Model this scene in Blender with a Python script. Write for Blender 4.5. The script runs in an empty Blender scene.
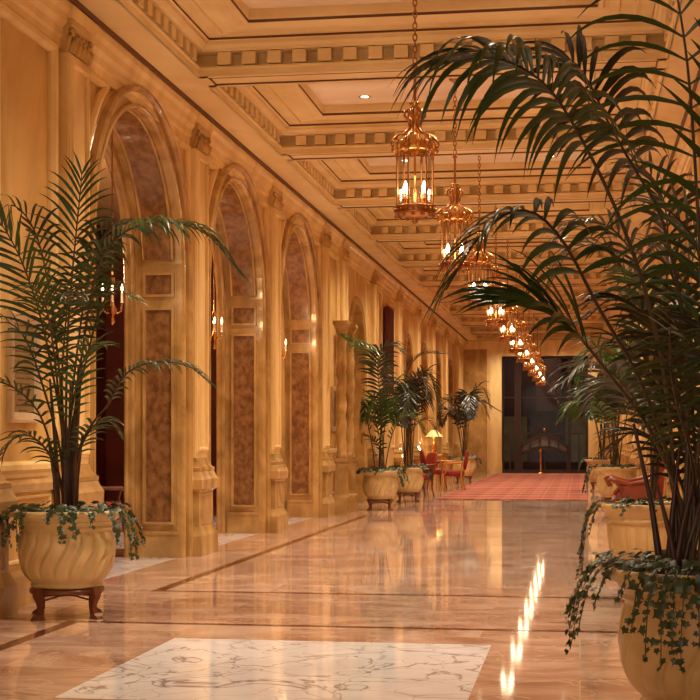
import bpy, math, random
from mathutils import Vector, Matrix
PI = math.pi
F, H = 1470.0, 1.3
TH = math.atan(230 / 1470.0)
CC, SS = math.cos(TH), math.sin(TH)
scene = bpy.context.scene
col = bpy.data.collections.new('hall'); scene.collection.children.link(col)

def W(px, py, d):
    """world point seen at a given place of the photo at depth d"""
    u = (px - 350) / F * d
    return Vector((u * CC - d * SS, u * SS + d * CC, H - (py - 438) / F * d))

# ------------------------------------------------------------------ meshes
class MB:
    def __init__(s): s.v = []; s.f = []; s.m = []; s.sm = []
    def add(s, vs, fs, mi=0, smooth=False):
        o = len(s.v); s.v += [tuple(p) for p in vs]
        for f in fs:
            s.f.append(tuple(i + o for i in f)); s.m.append(mi); s.sm.append(smooth)
    def box(s, x0, x1, y0, y1, z0, z1, mi=0):
        if x0 > x1: x0, x1 = x1, x0
        if y0 > y1: y0, y1 = y1, y0
        v = [(x0,y0,z0),(x1,y0,z0),(x1,y1,z0),(x0,y1,z0),(x0,y0,z1),(x1,y0,z1),(x1,y1,z1),(x0,y1,z1)]
        s.add(v, [(0,3,2,1),(4,5,6,7),(0,1,5,4),(1,2,6,5),(2,3,7,6),(3,0,4,7)], mi)
    def rings(s, rs, mi=0, smooth=True, cap=True, closed=True):
        n = len(rs[0]); o = []
        for r in rs: o += list(r)
        fs = []
        for i in range(len(rs) - 1):
            for j in range(n if closed else n - 1):
                k = (j + 1) % n
                fs.append((i*n+j, i*n+k, (i+1)*n+k, (i+1)*n+j))
        s.add(o, fs, mi, smooth)
        if cap:
            s.add(rs[0], [tuple(range(n))[::-1]], mi); s.add(rs[-1], [tuple(range(n))], mi)
    def tube(s, pts, r, n=6, mi=0, cap=True, smooth=True):
        pts = [Vector(p) for p in pts]
        rs = []
        N = None
        for i, p in enumerate(pts):
            a = pts[max(i-1,0)]; b = pts[min(i+1,len(pts)-1)]
            T = (b - a)
            if T.length < 1e-9: T = Vector((0,0,1))
            T.normalize()
            if N is None:
                N = T.orthogonal().normalized()
            else:
                N = (N - T * N.dot(T))
                N = N.normalized() if N.length > 1e-6 else T.orthogonal().normalized()
            B = T.cross(N)
            rr = r[i] if isinstance(r, (list, tuple)) else r
            rs.append([p + (N*math.cos(2*PI*k/n) + B*math.sin(2*PI*k/n))*rr for k in range(n)])
        s.rings(rs, mi, smooth, cap)
    def lathe(s, prof, c=(0,0,0), n=24, mi=0, smooth=True, fn=None, cap=True):
        rs = []
        for r, z in prof:
            ring = []
            for k in range(n):
                a = 2*PI*k/n
                rr = r * (fn(a, z) if fn else 1)
                ring.append((c[0]+rr*math.cos(a), c[1]+rr*math.sin(a), c[2]+z))
            rs.append(ring)
        s.rings(rs, mi, smooth, cap)
    def sphere(s, c, r, n=10, m=6, mi=0, sz=1.0):
        s.lathe([(max(r*math.sin(PI*i/m), 1e-4), -r*sz*math.cos(PI*i/m)) for i in range(m+1)], c, n, mi)
    def build(s, name, mats, parent=None):
        me = bpy.data.meshes.new(name)
        me.from_pydata(s.v, [], s.f)
        if not isinstance(mats, (list, tuple)): mats = [mats]
        for m in mats: me.materials.append(m)
        me.polygons.foreach_set('material_index', s.m)
        me.polygons.foreach_set('use_smooth', s.sm)
        me.update()
        o = bpy.data.objects.new(name, me); col.objects.link(o)
        if parent: o.parent = parent
        return o

def rebase(o, loc):
    """move a mesh's origin (data lies in world coordinates until now)"""
    loc = Vector(loc)
    o.data.transform(Matrix.Translation(-loc)); o.location = loc
    return o
def thing(name, label, cat, loc=(0,0,0), rz=0, group=None):
    o = bpy.data.objects.new(name, None); col.objects.link(o)
    o.location = loc; o.rotation_euler = (0,0,rz); o.empty_display_size = .1
    o['label'] = label; o['category'] = cat
    if group: o['group'] = group
    return o
def tag(o, label, cat, group=None):
    o['label'] = label; o['category'] = cat
    if group: o['group'] = group
    return o
def struct(o): o['kind'] = 'structure'; return o
def sroot(name):
    o = bpy.data.objects.new(name, None); col.objects.link(o); o['kind'] = 'structure'; return o
KIDS = {}
def copy_tree(o, parent=None):
    c = o.copy(); col.objects.link(c)
    if parent: c.parent = parent
    for ch in list(o.children): copy_tree(ch, c)
    return c

# ------------------------------------------------------------------ materials
def nt(m):
    m.use_nodes = True; return m.node_tree.nodes, m.node_tree.links
def stone(name, c1, c2, scale=3, rough=.45, detail=6, stretch=(1,1,1), bump=0, spec=.5, vein=None, dist=.6, coat=0, c3=None):
    m = bpy.data.materials.new(name); N, L = nt(m); b = N['Principled BSDF']
    tc = N.new('ShaderNodeTexCoord'); mp = N.new('ShaderNodeMapping'); mp.inputs['Scale'].default_value = stretch
    geo = N.new('ShaderNodeNewGeometry')
    L.new(geo.outputs['Position'] if name.startswith('w_') else tc.outputs['Object'], mp.inputs[0])
    n = N.new('ShaderNodeTexNoise'); n.inputs['Scale'].default_value = scale; n.inputs['Detail'].default_value = detail
    n.inputs['Distortion'].default_value = dist
    L.new(mp.outputs[0], n.inputs[0])
    r = N.new('ShaderNodeValToRGB'); L.new(n.outputs['Fac'], r.inputs[0])
    r.color_ramp.elements[0].position = .32; r.color_ramp.elements[0].color = (*c1, 1)
    r.color_ramp.elements[1].position = .68; r.color_ramp.elements[1].color = (*c2, 1)
    if c3:
        e = r.color_ramp.elements.new(.5); e.color = (*c3, 1)
    out = r.outputs[0]
    if vein:
        vc, vs, vw = vein
        v = N.new('ShaderNodeTexNoise'); v.inputs['Scale'].default_value = vs; v.inputs['Detail'].default_value = 5; v.inputs['Distortion'].default_value = 1.2
        L.new(mp.outputs[0], v.inputs[0])
        s1 = N.new('ShaderNodeMath'); s1.operation = 'SUBTRACT'; s1.inputs[1].default_value = .5; L.new(v.outputs['Fac'], s1.inputs[0])
        s2 = N.new('ShaderNodeMath'); s2.operation = 'ABSOLUTE'; L.new(s1.outputs[0], s2.inputs[0])
        s3 = N.new('ShaderNodeMapRange'); s3.inputs[1].default_value = 0; s3.inputs[2].default_value = vw
        s3.inputs[3].default_value = .75; s3.inputs[4].default_value = 0; L.new(s2.outputs[0], s3.inputs[0])
        mx = N.new('ShaderNodeMix'); mx.data_type = 'RGBA'; L.new(s3.outputs[0], mx.inputs['Factor'])
        L.new(out, mx.inputs['A']); mx.inputs['B'].default_value = (*vc, 1); out = mx.outputs['Result']
    L.new(out, b.inputs['Base Color'])
    b.inputs['Roughness'].default_value = rough; b.inputs['Specular IOR Level'].default_value = spec
    if coat: b.inputs['Coat Weight'].default_value = coat; b.inputs['Coat Roughness'].default_value = .08
    if bump:
        bp = N.new('ShaderNodeBump'); bp.inputs['Strength'].default_value = bump; bp.inputs['Distance'].default_value = .02
        L.new(n.outputs['Fac'], bp.inputs['Height']); L.new(bp.outputs[0], b.inputs['Normal'])
    return m
def plain(name, c, rough=.5, metal=0, spec=.5):
    d = tuple(x*.82 for x in c)
    m = stone(name, d, c, 6, rough, 3, spec=spec); m.node_tree.nodes['Principled BSDF'].inputs['Metallic'].default_value = metal
    return m
def emis(name, c, s):
    m = bpy.data.materials.new(name); N, L = nt(m); b = N['Principled BSDF']
    b.inputs['Base Color'].default_value = (*c, 1); b.inputs['Emission Color'].default_value = (*c, 1); b.inputs['Emission Strength'].default_value = s
    return m
def glass(name, tint=(1,1,1), rough=.02, f=.12):
    m = bpy.data.materials.new(name); N, L = nt(m)
    for n in list(N):
        if n.type == 'BSDF_PRINCIPLED': N.remove(n)
    out = [n for n in N if n.type == 'OUTPUT_MATERIAL'][0]
    t = N.new('ShaderNodeBsdfTransparent'); t.inputs[0].default_value = (*tint, 1)
    g = N.new('ShaderNodeBsdfGlossy'); g.inputs['Roughness'].default_value = rough
    lw = N.new('ShaderNodeLayerWeight'); lw.inputs[0].default_value = .2
    mr = N.new('ShaderNodeMapRange'); mr.inputs[3].default_value = f*.5; mr.inputs[4].default_value = .6; mr.inputs[1].default_value = .08; L.new(lw.outputs['Fresnel'], mr.inputs[0])
    mx = N.new('ShaderNodeMixShader'); L.new(mr.outputs[0], mx.inputs[0]); L.new(t.outputs[0], mx.inputs[1]); L.new(g.outputs[0], mx.inputs[2])
    L.new(mx.outputs[0], out.inputs[0]); return m

M = {}
M['wall'] = stone('w_plaster_ochre', (.48,.27,.08), (.80,.515,.19), 1.6, .36, 7, (1,1,.45), .05, dist=1.2)
M['wall_l'] = stone('w_plaster_light', (.70,.45,.17), (.95,.71,.34), 1.8, .34, 6, (1,1,.35), .04, dist=1.0)
M['jamb'] = stone('w_marble_brown', (.17,.075,.027), (.38,.19,.075), 14, .2, 14, (1,1,.8), 0, dist=.25, coat=.3)
M['jambf'] = stone('w_marble_gold', (.35,.185,.055), (.63,.39,.14), 2.5, .24, 8, (1,1,.7), 0, dist=1.2, coat=.3)
M['ceil'] = stone('w_ceiling_ochre', (.80,.58,.27), (.95,.76,.43), 1.2, .5, 5, (1,1,1), .03)
M['ceilp'] = stone('w_ceiling_pink', (.88,.70,.54), (.99,.90,.78), .55, .6, 4, (.6,2.2,1), 0, dist=.8)
M['dark_brown'] = plain('w_dark_brown', (.16,.065,.02), .6)
M['redroom'] = stone('w_maroon', (.10,.014,.010), (.17,.028,.018), 1.3, .5)
M['dark'] = plain('w_dark_timber', (.035,.014,.011), .3)
M['white'] = stone('w_marble_white', (.78,.77,.82), (.94,.93,1.0), 1.6, .07, 8, (1,1,1), 0, vein=((.20,.13,.13), 1.3, .012), dist=1.6)
def web_veins(m):
    N, L = nt(m); b = N['Principled BSDF']; src = b.inputs['Base Color'].links[0].from_socket
    geo = N.new('ShaderNodeNewGeometry'); n = N.new('ShaderNodeTexNoise'); n.inputs['Scale'].default_value = 1.3; n.inputs['Detail'].default_value = 3
    L.new(geo.outputs['Position'], n.inputs[0])
    a = N.new('ShaderNodeVectorMath'); a.operation = 'MULTIPLY_ADD'; a.inputs[1].default_value = (.9,.55,0); L.new(n.outputs['Color'], a.inputs[0]); L.new(geo.outputs['Position'], a.inputs[2])
    v = N.new('ShaderNodeTexVoronoi'); v.feature = 'DISTANCE_TO_EDGE'; v.inputs['Scale'].default_value = 3.6; L.new(a.outputs[0], v.inputs[0])
    r = N.new('ShaderNodeMapRange'); r.inputs[2].default_value = .028; r.inputs[3].default_value = .7; r.inputs[4].default_value = 0; L.new(v.outputs['Distance'], r.inputs[0])
    k = N.new('ShaderNodeMath'); k.operation = 'MULTIPLY'; L.new(r.outputs[0], k.inputs[0]); L.new(n.outputs['Fac'], k.inputs[1])
    mx = N.new('ShaderNodeMix'); mx.data_type = 'RGBA'; L.new(k.outputs[0], mx.inputs['Factor']); L.new(src, mx.inputs['A']); mx.inputs['B'].default_value = (.16,.09,.09,1)
    L.new(mx.outputs['Result'], b.inputs['Base Color'])
web_veins(M['white'])
M['strip'] = stone('w_marble_darkstrip', (.085,.028,.018), (.16,.06,.035), 6, .09)
M['brass'] = plain('brass', (.78,.42,.14), .24, 1)
M['copper'] = plain('aged_brass', (.50,.22,.08), .32, 1)
M['candle'] = plain('candle_wax', (.85,.7,.45), .5)
M['bulb'] = emis('flame_bulb', (1,.78,.48), 20)
M['bulb2'] = emis('flame_bulb_soft', (1,.66,.32), 9)
M['down'] = emis('downlight_lens', (1,.80,.55), 9)
M['lglass'] = glass('lantern_glass', (.98,.96,.92), .03, .01)
M['wglass'] = glass('window_glass', (.5,.45,.45), .03, .02)
M['pot'] = stone('glazed_stone_cream', (.56,.39,.17), (.80,.60,.30), 2.5, .3, 6, (1,1,1), .05, dist=1.0)
M['pot2'] = stone('stone_planter_ochre', (.52,.33,.13), (.72,.49,.22), 3.5, .4, 8, (1,1,1), .08)
M['wood'] = plain('mahogany', (.17,.05,.022), .3)
M['iron'] = plain('iron', (.05,.03,.02), .45, .4)
M['soil'] = stone('soil', (.02,.010,.005), (.05,.025,.012), 30, .9, 6, bump=.6)
M['red'] = stone('red_fabric', (.20,.012,.008), (.34,.022,.014), 14, .7, 6)
M['redvelvet'] = stone('red_velvet', (.085,.01,.008), (.15,.02,.012), 3, .7, 4, (1,6,.3))
M['gold'] = plain('gilded_wood', (.72,.34,.10), .35, .5)
M['shade'] = emis('lamp_shade_lit', (.9,.60,.22), .55)
M['stem'] = stone('palm_stem', (.03,.017,.009), (.085,.05,.02), 9, .45, 4, (1,1,.3))
M['plaque'] = plain('plaque_plate', (.34,.24,.11), .3, .5)
M['frame'] = plain('frame_silver', (.72,.55,.36), .3, .4)
M['ink'] = plain('engraved_text', (.12,.06,.03), .5)

def leafmat(name, c1, c2, c3, rough=.3):
    m = stone(name, c1, c2, 2.2, rough, 3, (1,1,1), 0, .6)
    N, L = nt(m); b = N['Principled BSDF']
    out = [n for n in N if n.type == 'OUTPUT_MATERIAL'][0]
    tr = N.new('ShaderNodeBsdfTranslucent'); tr.inputs[0].default_value = (*c3, 1)
    mx = N.new('ShaderNodeMixShader'); mx.inputs[0].default_value = .18
    L.new(b.outputs[0], mx.inputs[1]); L.new(tr.outputs[0], mx.inputs[2]); L.new(mx.outputs[0], out.inputs[0])
    return m
M['leaf'] = leafmat('palm_leaf', (.014,.032,.010), (.036,.072,.018), (.06,.11,.015))
M['leafb'] = leafmat('palm_leaf_fresh', (.022,.058,.010), (.05,.12,.02), (.10,.18,.02))
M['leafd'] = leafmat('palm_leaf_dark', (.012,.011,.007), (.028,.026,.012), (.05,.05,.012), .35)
M['ivy'] = leafmat('ivy_leaf', (.022,.045,.016), (.055,.085,.035), (.05,.08,.02), .4)

# floor: polished marble in slabs
def floor_mat():
    m = bpy.data.materials.new('w_floor_marble'); N, L = nt(m); b = N['Principled BSDF']
    geo = N.new('ShaderNodeNewGeometry'); pos = geo.outputs['Position']
    bt = N.new('ShaderNodeTexBrick'); bt.offset = .5; bt.inputs['Scale'].default_value = 1
    bt.inputs['Brick Width'].default_value = 1.3; bt.inputs['Row Height'].default_value = .8; bt.inputs['Mortar Size'].default_value = .004
    bt.inputs['Color1'].default_value = (.30,.30,.30,1); bt.inputs['Color2'].default_value = (.75,.75,.75,1); bt.inputs['Mortar'].default_value = (0,0,0,1)
    bt.inputs['Mortar Smooth'].default_value = 0
    L.new(pos, bt.inputs['Vector'])
    mp = N.new('ShaderNodeMapping'); mp.inputs['Scale'].default_value = (.8, 1.1, 1); L.new(pos, mp.inputs[0])
    ad = N.new('ShaderNodeVectorMath'); ad.operation = 'MULTIPLY_ADD'
    ad.inputs[1].default_value = (5, 7, 0); L.new(bt.outputs['Color'], ad.inputs[0]); L.new(mp.outputs[0], ad.inputs[2])
    n = N.new('ShaderNodeTexNoise'); n.inputs['Scale'].default_value = 1.3; n.inputs['Detail'].default_value = 9; n.inputs['Distortion'].default_value = 1.4
    L.new(ad.outputs[0], n.inputs[0])
    r = N.new('ShaderNodeValToRGB'); L.new(n.outputs['Fac'], r.inputs[0])
    e = r.color_ramp.elements; e[0].position = .25; e[0].color = (.33,.17,.11,1); e[1].position = .74; e[1].color = (.80,.60,.52,1)
    q = e.new(.5); q.color = (.57,.36,.27,1)
    v = N.new('ShaderNodeTexNoise'); v.inputs['Scale'].default_value = 1.6; v.inputs['Detail'].default_value = 6; v.inputs['Distortion'].default_value = 1.8
    L.new(ad.outputs[0], v.inputs[0])
    s1 = N.new('ShaderNodeMath'); s1.operation = 'SUBTRACT'; s1.inputs[1].default_value = .5; L.new(v.outputs['Fac'], s1.inputs[0])
    s2 = N.new('ShaderNodeMath'); s2.operation = 'ABSOLUTE'; L.new(s1.outputs[0], s2.inputs[0])
    s3 = N.new('ShaderNodeMapRange'); s3.inputs[2].default_value = .02; s3.inputs[3].default_value = .6; s3.inputs[4].default_value = 0; L.new(s2.outputs[0], s3.inputs[0])
    mx = N.new('ShaderNodeMix'); mx.data_type = 'RGBA'; L.new(s3.outputs[0], mx.inputs['Factor']); L.new(r.outputs[0], mx.inputs['A']); mx.inputs['B'].default_value = (.78,.58,.43,1)
    hs = N.new('ShaderNodeHueSaturation'); L.new(mx.outputs['Result'], hs.inputs['Color'])
    mr = N.new('ShaderNodeMapRange'); mr.inputs[3].default_value = .9; mr.inputs[4].default_value = 1.06; L.new(bt.outputs['Color'], mr.inputs[0]); L.new(mr.outputs[0], hs.inputs['Value'])
    m2 = N.new('ShaderNodeMix'); m2.data_type = 'RGBA'; L.new(bt.outputs['Fac'], m2.inputs['Factor']); L.new(hs.outputs[0], m2.inputs['A']); m2.inputs['B'].default_value = (.66,.47,.34,1)
    L.new(m2.outputs['Result'], b.inputs['Base Color'])
    b.inputs['Roughness'].default_value = .05; b.inputs['Specular IOR Level'].default_value = .75
    # slabs are very slightly uneven
    bp = N.new('ShaderNodeBump'); bp.inputs['Strength'].default_value = .05; bp.inputs['Distance'].default_value = .004
    w = N.new('ShaderNodeTexNoise'); w.inputs['Scale'].default_value = 1.1; w.inputs['Detail'].default_value = 2; L.new(pos, w.inputs[0])
    L.new(w.outputs['Fac'], bp.inputs['Height']); L.new(bp.outputs[0], b.inputs['Normal'])
    return m
M['floor'] = floor_mat()

def carpet_mat():
    m = bpy.data.materials.new('w_carpet_plaid'); N, L = nt(m); b = N['Principled BSDF']
    geo = N.new('ShaderNodeNewGeometry'); sp = N.new('ShaderNodeSeparateXYZ'); L.new(geo.outputs['Position'], sp.inputs[0])
    def wave(o, per, ph, thr):
        a = N.new('ShaderNodeMath'); a.operation = 'MULTIPLY_ADD'; a.inputs[1].default_value = 2*PI/per; a.inputs[2].default_value = ph; L.new(o, a.inputs[0])
        s = N.new('ShaderNodeMath'); s.operation = 'SINE'; L.new(a.outputs[0], s.inputs[0])
        r = N.new('ShaderNodeMapRange'); r.inputs[1].default_value = thr; r.inputs[2].default_value = thr+.3; L.new(s.outputs[0], r.inputs[0]); return r.outputs[0]
    c = None
    col0 = N.new('ShaderNodeRGB'); col0.outputs[0].default_value = (.27,.042,.024,1); c = col0.outputs[0]
    for o, per, ph, thr, cc, f in (('Y', 3.3, 0, .0, (.17,.028,.02,1), .8), ('Y', 1.37, 1, .6, (.60,.22,.10,1), .7), ('X', .55, 0, .4, (.60,.20,.12,1), .18), ('X', .275, 1, .7, (.80,.45,.22,1), .12)):
        w = wave(sp.outputs[o], per, ph, thr)
        k = N.new('ShaderNodeMath'); k.operation = 'MULTIPLY'; k.inputs[1].default_value = f; L.new(w, k.inputs[0])
        mx = N.new('ShaderNodeMix'); mx.data_type = 'RGBA'; L.new(k.outputs[0], mx.inputs['Factor']); L.new(c, mx.inputs['A']); mx.inputs['B'].default_value = cc; c = mx.outputs['Result']
    L.new(c, b.inputs['Base Color']); b.inputs['Roughness'].default_value = .8
    return m
M['carpet'] = carpet_mat()

# ------------------------------------------------------------------ dimensions of the hall
XP = -4.2      # pilaster face, left
XW = -4.3      # wall face, left
XB = -4.88     # back of the wall, left
CX = -1.485    # middle of the hall
YE = 54.8      # far wall
BAY = 4.1
PIL = [9.97, 11.95, 16.05, 20.15, 24.25, 26.25, 30.35, 34.45, 38.55, 42.65, 46.75, 50.85]
ARCH = [14.0, 18.1, 22.2]
ZT = 4.94      # soffit height
def mir(x): return 2*CX - x

# ---- floor
mb = MB(); mb.box(-11, 1.9, -3, YE+8, -.2, 0); struct(mb.build('floor', M['floor']))
def slab(name, x0, x1, y0, y1, mat, z=.0012):
    m = MB(); m.box(x0, x1, y0, y1, -.05, z); o = m.build(name, mat); struct(o); return o
tn = [0]
def trim(x0, x1, y0, y1, mat, z=.0012):
    tn[0] += 1; return slab('trim_%d' % tn[0], x0, x1, y0, y1, mat, z)
XS = -3.545; s = .05
# frames of dark marble
for (y0, y1) in ((2.0, 9.99), (12.1, 24.5), (26.4, 30.6)):
    trim(XS-s, XS+s, y0-s, y1+s, M['strip']); trim(mir(XS)-s, mir(XS)+s, y0-s, y1+s, M['strip'])
    for y in (y0, y1): trim(XS+s, mir(XS)-s, y-.04, y+.04, M['strip'])
trim(-2.6, -.55, 7.05, 9.25, M['white'])
for a in ARCH:
    trim(-10.9, XW-.02, a-1.47, a+1.47, M['white'])

# ---- left wall
def quad(m, a, b, c, d, mi=0): m.add([a, b, c, d], [(0,1,2,3)], mi)
def arched_wall(m, x, y0, y1, z1, yc, r, zs, flip=False, n=32):
    """vertical face at x with an arched hole (a door high), facing +x unless flipped"""
    def q(p):
        p = [(x, a, b) for a, b in p]
        m.add(p if not flip else p[::-1], [(0,1,2,3)], 0)
    q([(y0,0),(yc-r,0),(yc-r,zs),(y0,zs)]); q([(yc+r,0),(y1,0),(y1,zs),(yc+r,zs)])
    pts = [(yc-r*math.cos(PI*i/n), zs+r*math.sin(PI*i/n)) for i in range(n+1)]
    q([(y0,zs),(yc-r,zs),(yc-r,z1),(y0,z1)]); q([(yc+r,zs),(y1,zs),(y1,z1),(yc+r,z1)])
    for i in range(n):
        a, b = pts[i], pts[i+1]
        q([a, b, (b[0], z1), (a[0], z1)])
def reveal(m, x0, x1, yc, r, zs, n=32, mi=0, z0=0):
    pts = [(yc-r, z0)] + [(yc-r*math.cos(PI*i/n), zs+r*math.sin(PI*i/n)) for i in range(n+1)] + [(yc+r, z0)]
    vs = []; fs = []
    for a, b in pts: vs += [(x0,a,b),(x1,a,b)]
    for i in range(len(pts)-1): fs.append((2*i, 2*i+2, 2*i+3, 2*i+1))
    m.add(vs, fs, mi)
def arch_path(yc, r, zs, z0=0, n=32):
    return [(yc-r, z0)] + [(yc-r*math.cos(PI*i/n), zs+r*math.sin(PI*i/n)) for i in range(n+1)] + [(yc+r, z0)]
def sweep(m, path, x, prof, closed=False, mi=0, sx=1):
    """profile (outward offset in the wall plane, projection from x) swept along a path of (y,z)"""
    n = len(path); rs = []
    for i, (y, z) in enumerate(path):
        if closed: a, b = path[i-1], path[(i+1) % n]
        else: a, b = path[max(i-1,0)], path[min(i+1,n-1)]
        p = Vector((y, z))
        d1 = (p-Vector(a)); d2 = (Vector(b)-p)
        if d1.length < 1e-6: d1 = d2
        if d2.length < 1e-6: d2 = d1
        d1.normalize(); d2.normalize()
        n1 = Vector((-d1.y, d1.x)); n2 = Vector((-d2.y, d2.x))
        nn = (n1+n2); nn = nn.normalized() if nn.length > 1e-6 else n1
        k = 1/max(nn.dot(n1), .3)
        rs.append([(x+sx*pj, y+nn.x*k*o, z+nn.y*k*o) for o, pj in prof])
    if closed: rs.append(rs[0])
    m.rings(rs, mi, False, not closed, True)
BEAD = [(0,0),(.0,.012),(.012,.028),(.03,.03),(.045,.016),(.06,.012),(.065,0)]
def bead(m, path, x, k=1.0, closed=True, sx=1, mi=0, dy=1):
    sweep(m, path, x, [(o*k, p*k*dy) for o, p in BEAD], closed, mi, sx)

RW, RN = 1.48, 3.04   # arch radius and springing
LW = sroot('wall_left')
m = MB()
def flat(y0, y1, z0=0, z1=5.5): quad(m, (XW,y0,z0), (XW,y1,z0), (XW,y1,z1), (XW,y0,z1))
flat(-3, 11.95)
for a in ARCH: arched_wall(m, XW, a-2.05, a+2.05, 5.5, a, RW, RN)
flat(24.25, 26.25)
NICHE = [(28.3, .95, 2.95), (36.9, .8, 3.0), (40.6, .8, 3.0), (44.7, .8, 3.0), (48.8, .8, 3.0)]
for yc, r, zs in NICHE: arched_wall(m, XW, (26.25 if yc < 30 else yc-(2.05 if yc > 37 else 2.45)), (30.35 if yc < 30 else yc+(2.05 if yc > 37 else 1.65)), 5.5, yc, r, zs)
flat(30.35, 34.45); flat(50.85, YE)
m.build('wall_face', M['wall'], LW)
m = MB()
for a in ARCH: arched_wall(m, XB, a-2.05, a+2.05, 5.5, a, 1.36, RN, True)
for (y0, y1) in ((8, 11.95), (24.25, 28.5)): quad(m, (XB,y1,0), (XB,y0,0), (XB,y0,5.5), (XB,y1,5.5))
m.build('lounge_side_face', M['redroom'], LW)

for i, a in enumerate(ARCH):
    m = MB()
    reveal(m, XW, -4.78, a, RW, RN); reveal(m, -4.78, XB, a, 1.36, RN)
    # step between the two radii
    p1 = arch_path(a, RW, RN); p2 = arch_path(a, 1.36, RN)
    vs = []; fs = []
    for u, v in zip(p1, p2): vs += [(-4.78, u[0], u[1]), (-4.78, v[0], v[1])]
    for k in range(len(p1)-1): fs.append((2*k, 2*k+1, 2*k+3, 2*k+2))
    m.add(vs, fs, 0)
    J = m.build('arch_reveal', M['jambf'], LW)
    # round rib against the opening, and the skirting
    m = MB()
    m.tube([(-4.80, y, z) for y, z in arch_path(a, 1.385, RN)], .03, 8)
    m.tube([(-4.86, y, z) for y, z in arch_path(a, 1.37, RN)], .025, 8)
    for sg in (-1, 1):
        m.box(XW-.005, -4.76, a+sg*RW, a+sg*(RW-.02), 0, .27)
        m.box(XW-.005, -4.76, a+sg*RW, a+sg*(RW-.03), .25, .29)
    m.build('arch_rib', M['jambf'], J)
    # panels let into the reveal: two on each jamb and one running over the arch
    m = MB(); fr = MB()
    xa, xb = XW-.05, -4.70
    for sg in (-1, 1):
        yy = a+sg*(RW-.004)
        for z0, z1 in ((.36, 2.72), (2.83, 3.10)):
            m.box(xa, xb, yy, a+sg*(RW+.0), z0, z1)
            for (u0, u1, w0, w1) in ((xa, xa-.03, z0, z1), (xb+.03, xb, z0, z1), (xa-.03, xb+.03, z0, z0+.03), (xa-.03, xb+.03, z1-.03, z1)):
                fr.box(u0, u1, a+sg*(RW-.002), a+sg*(RW-.035), w0, w1)
    t0 = .10
    ang = [t0+(PI-2*t0)*k/36 for k in range(37)]
    def arcstrip(mm, r, x0, x1):
        vs = []; fs = []
        for t in ang: vs += [(x0, a-r*math.cos(t), RN+.05+r*math.sin(t)), (x1, a-r*math.cos(t), RN+.05+r*math.sin(t))]
        for k in range(len(ang)-1): fs.append((2*k, 2*k+2, 2*k+3, 2*k+1))
        mm.add(vs, fs, 0, True)
    arcstrip(m, RW-.052, xa, xb)
    for x in (xa-.012, xb+.012): fr.tube([(x, a-(RW-.055)*math.cos(t), RN+.05+(RW-.055)*math.sin(t)) for t in ang], .02, 6)
    for t in (ang[0], ang[-1]): fr.box(xa, xb, a-(RW-.02)*math.cos(t)-.02, a-(RW-.02)*math.cos(t)+.02, RN+.05+(RW-.02)*math.sin(t)-.02, RN+.05+(RW-.02)*math.sin(t)+.02)
    m.build('marble_panel', M['jamb'], J); fr.build('panel_bead', M['jambf'], J)
    # archivolt round the opening
    m = MB()
    sweep(m, arch_path(a, RW, RN), XW, [(-.012,-.02),(-.012,.035),(.0,.06),(.02,.07),(.04,.06),(.052,.02),(.06,.015),(.14,.03),(.15,.03),(.152,.07),(.17,.10),(.195,.105),(.215,.08),(.222,.02),(.25,.0),(.25,-.02)])
    m.build('archivolt', M['jambf'], LW)
    # spandrel frames
    m = MB(); k = MB()
    for sg in (-1, 1):
        R = 1.86; ye = 1.69; zt = 4.47
        a0 = math.asin((zt-RN)/R); a1 = math.acos(ye/R)
        path = [(a+sg*R*math.cos(a0+(a1-a0)*q/14), RN+R*math.sin(a0+(a1-a0)*q/14)) for q in range(15)] + [(a+sg*ye, zt)]
        if sg > 0: path = path[::-1]
        bead(m, path, XW, 1.35, dy=1.6)
    m.build('spandrel_moulding', M['wall_l'], LW)

# niches further down
for i, (yc, r, zs) in enumerate(NICHE):
    m = MB(); reveal(m, XW, XW-.20, yc, r, zs); N1 = m.build('niche_reveal', M['jambf'], LW)
    m = MB(); vs = [(XW-.22, y, z) for y, z in arch_path(yc, r, zs)]
    m.add(vs, [tuple(range(len(vs)))[::-1]]); m.build('niche_panel', M['wall_l'] if i == 0 else M['jamb'], N1)
    m = MB()
    for k in range(-3, 4): 
        yy = yc+k*r*2/8; zz = zs+math.sqrt(max(r*r-(yy-yc)**2, 0))
        m.box(XW-.22, XW-.19, yy-.02, yy+.02, .1, zz)
    m.box(XW-.22, XW-.18, yc-r, yc+r, zs-.03, zs+.03); m.box(XW-.22, XW-.18, yc-r, yc+r, .9, .98)
    m.build('niche_bars', M['jambf'], N1)
    m = MB(); sweep(m, arch_path(yc, r, zs), XW, [(-.01,-.02),(-.01,.03),(.03,.05),(.10,.03),(.13,.05),(.16,0)]); m.build('archivolt', M['jambf'], LW)

# wall panels on the flat bays (with frame mouldings)
m = MB()
def rectframe(mm, y0, y1, z0, z1, x=XW, k=1.3, sx=1): bead(mm, [(y0,z0),(y0,z1),(y1,z1),(y1,z0)], x, -k if False else k, True, sx)
for (y0, y1) in ((10.36, 11.50), (6.2, 9.4), (24.68, 25.82)):
    rectframe(m, y0, y1, 1.12, 4.46, k=2.2); rectframe(m, y0+.02, y1-.02, .36, .82, k=.9)
for (y0, y1) in ((26.70, 27.05), (29.55, 29.95), (30.8, 31.9), (33.45, 34.0), (34.9, 35.8), (38.95, 39.6), (41.6, 42.2), (51.3, 52.6), (53.0, 54.3)):
    rectframe(m, y0, y1, 1.12, 4.46, k=1.0)
m.build('panel_moulding', M['wall_l'], LW)

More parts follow.
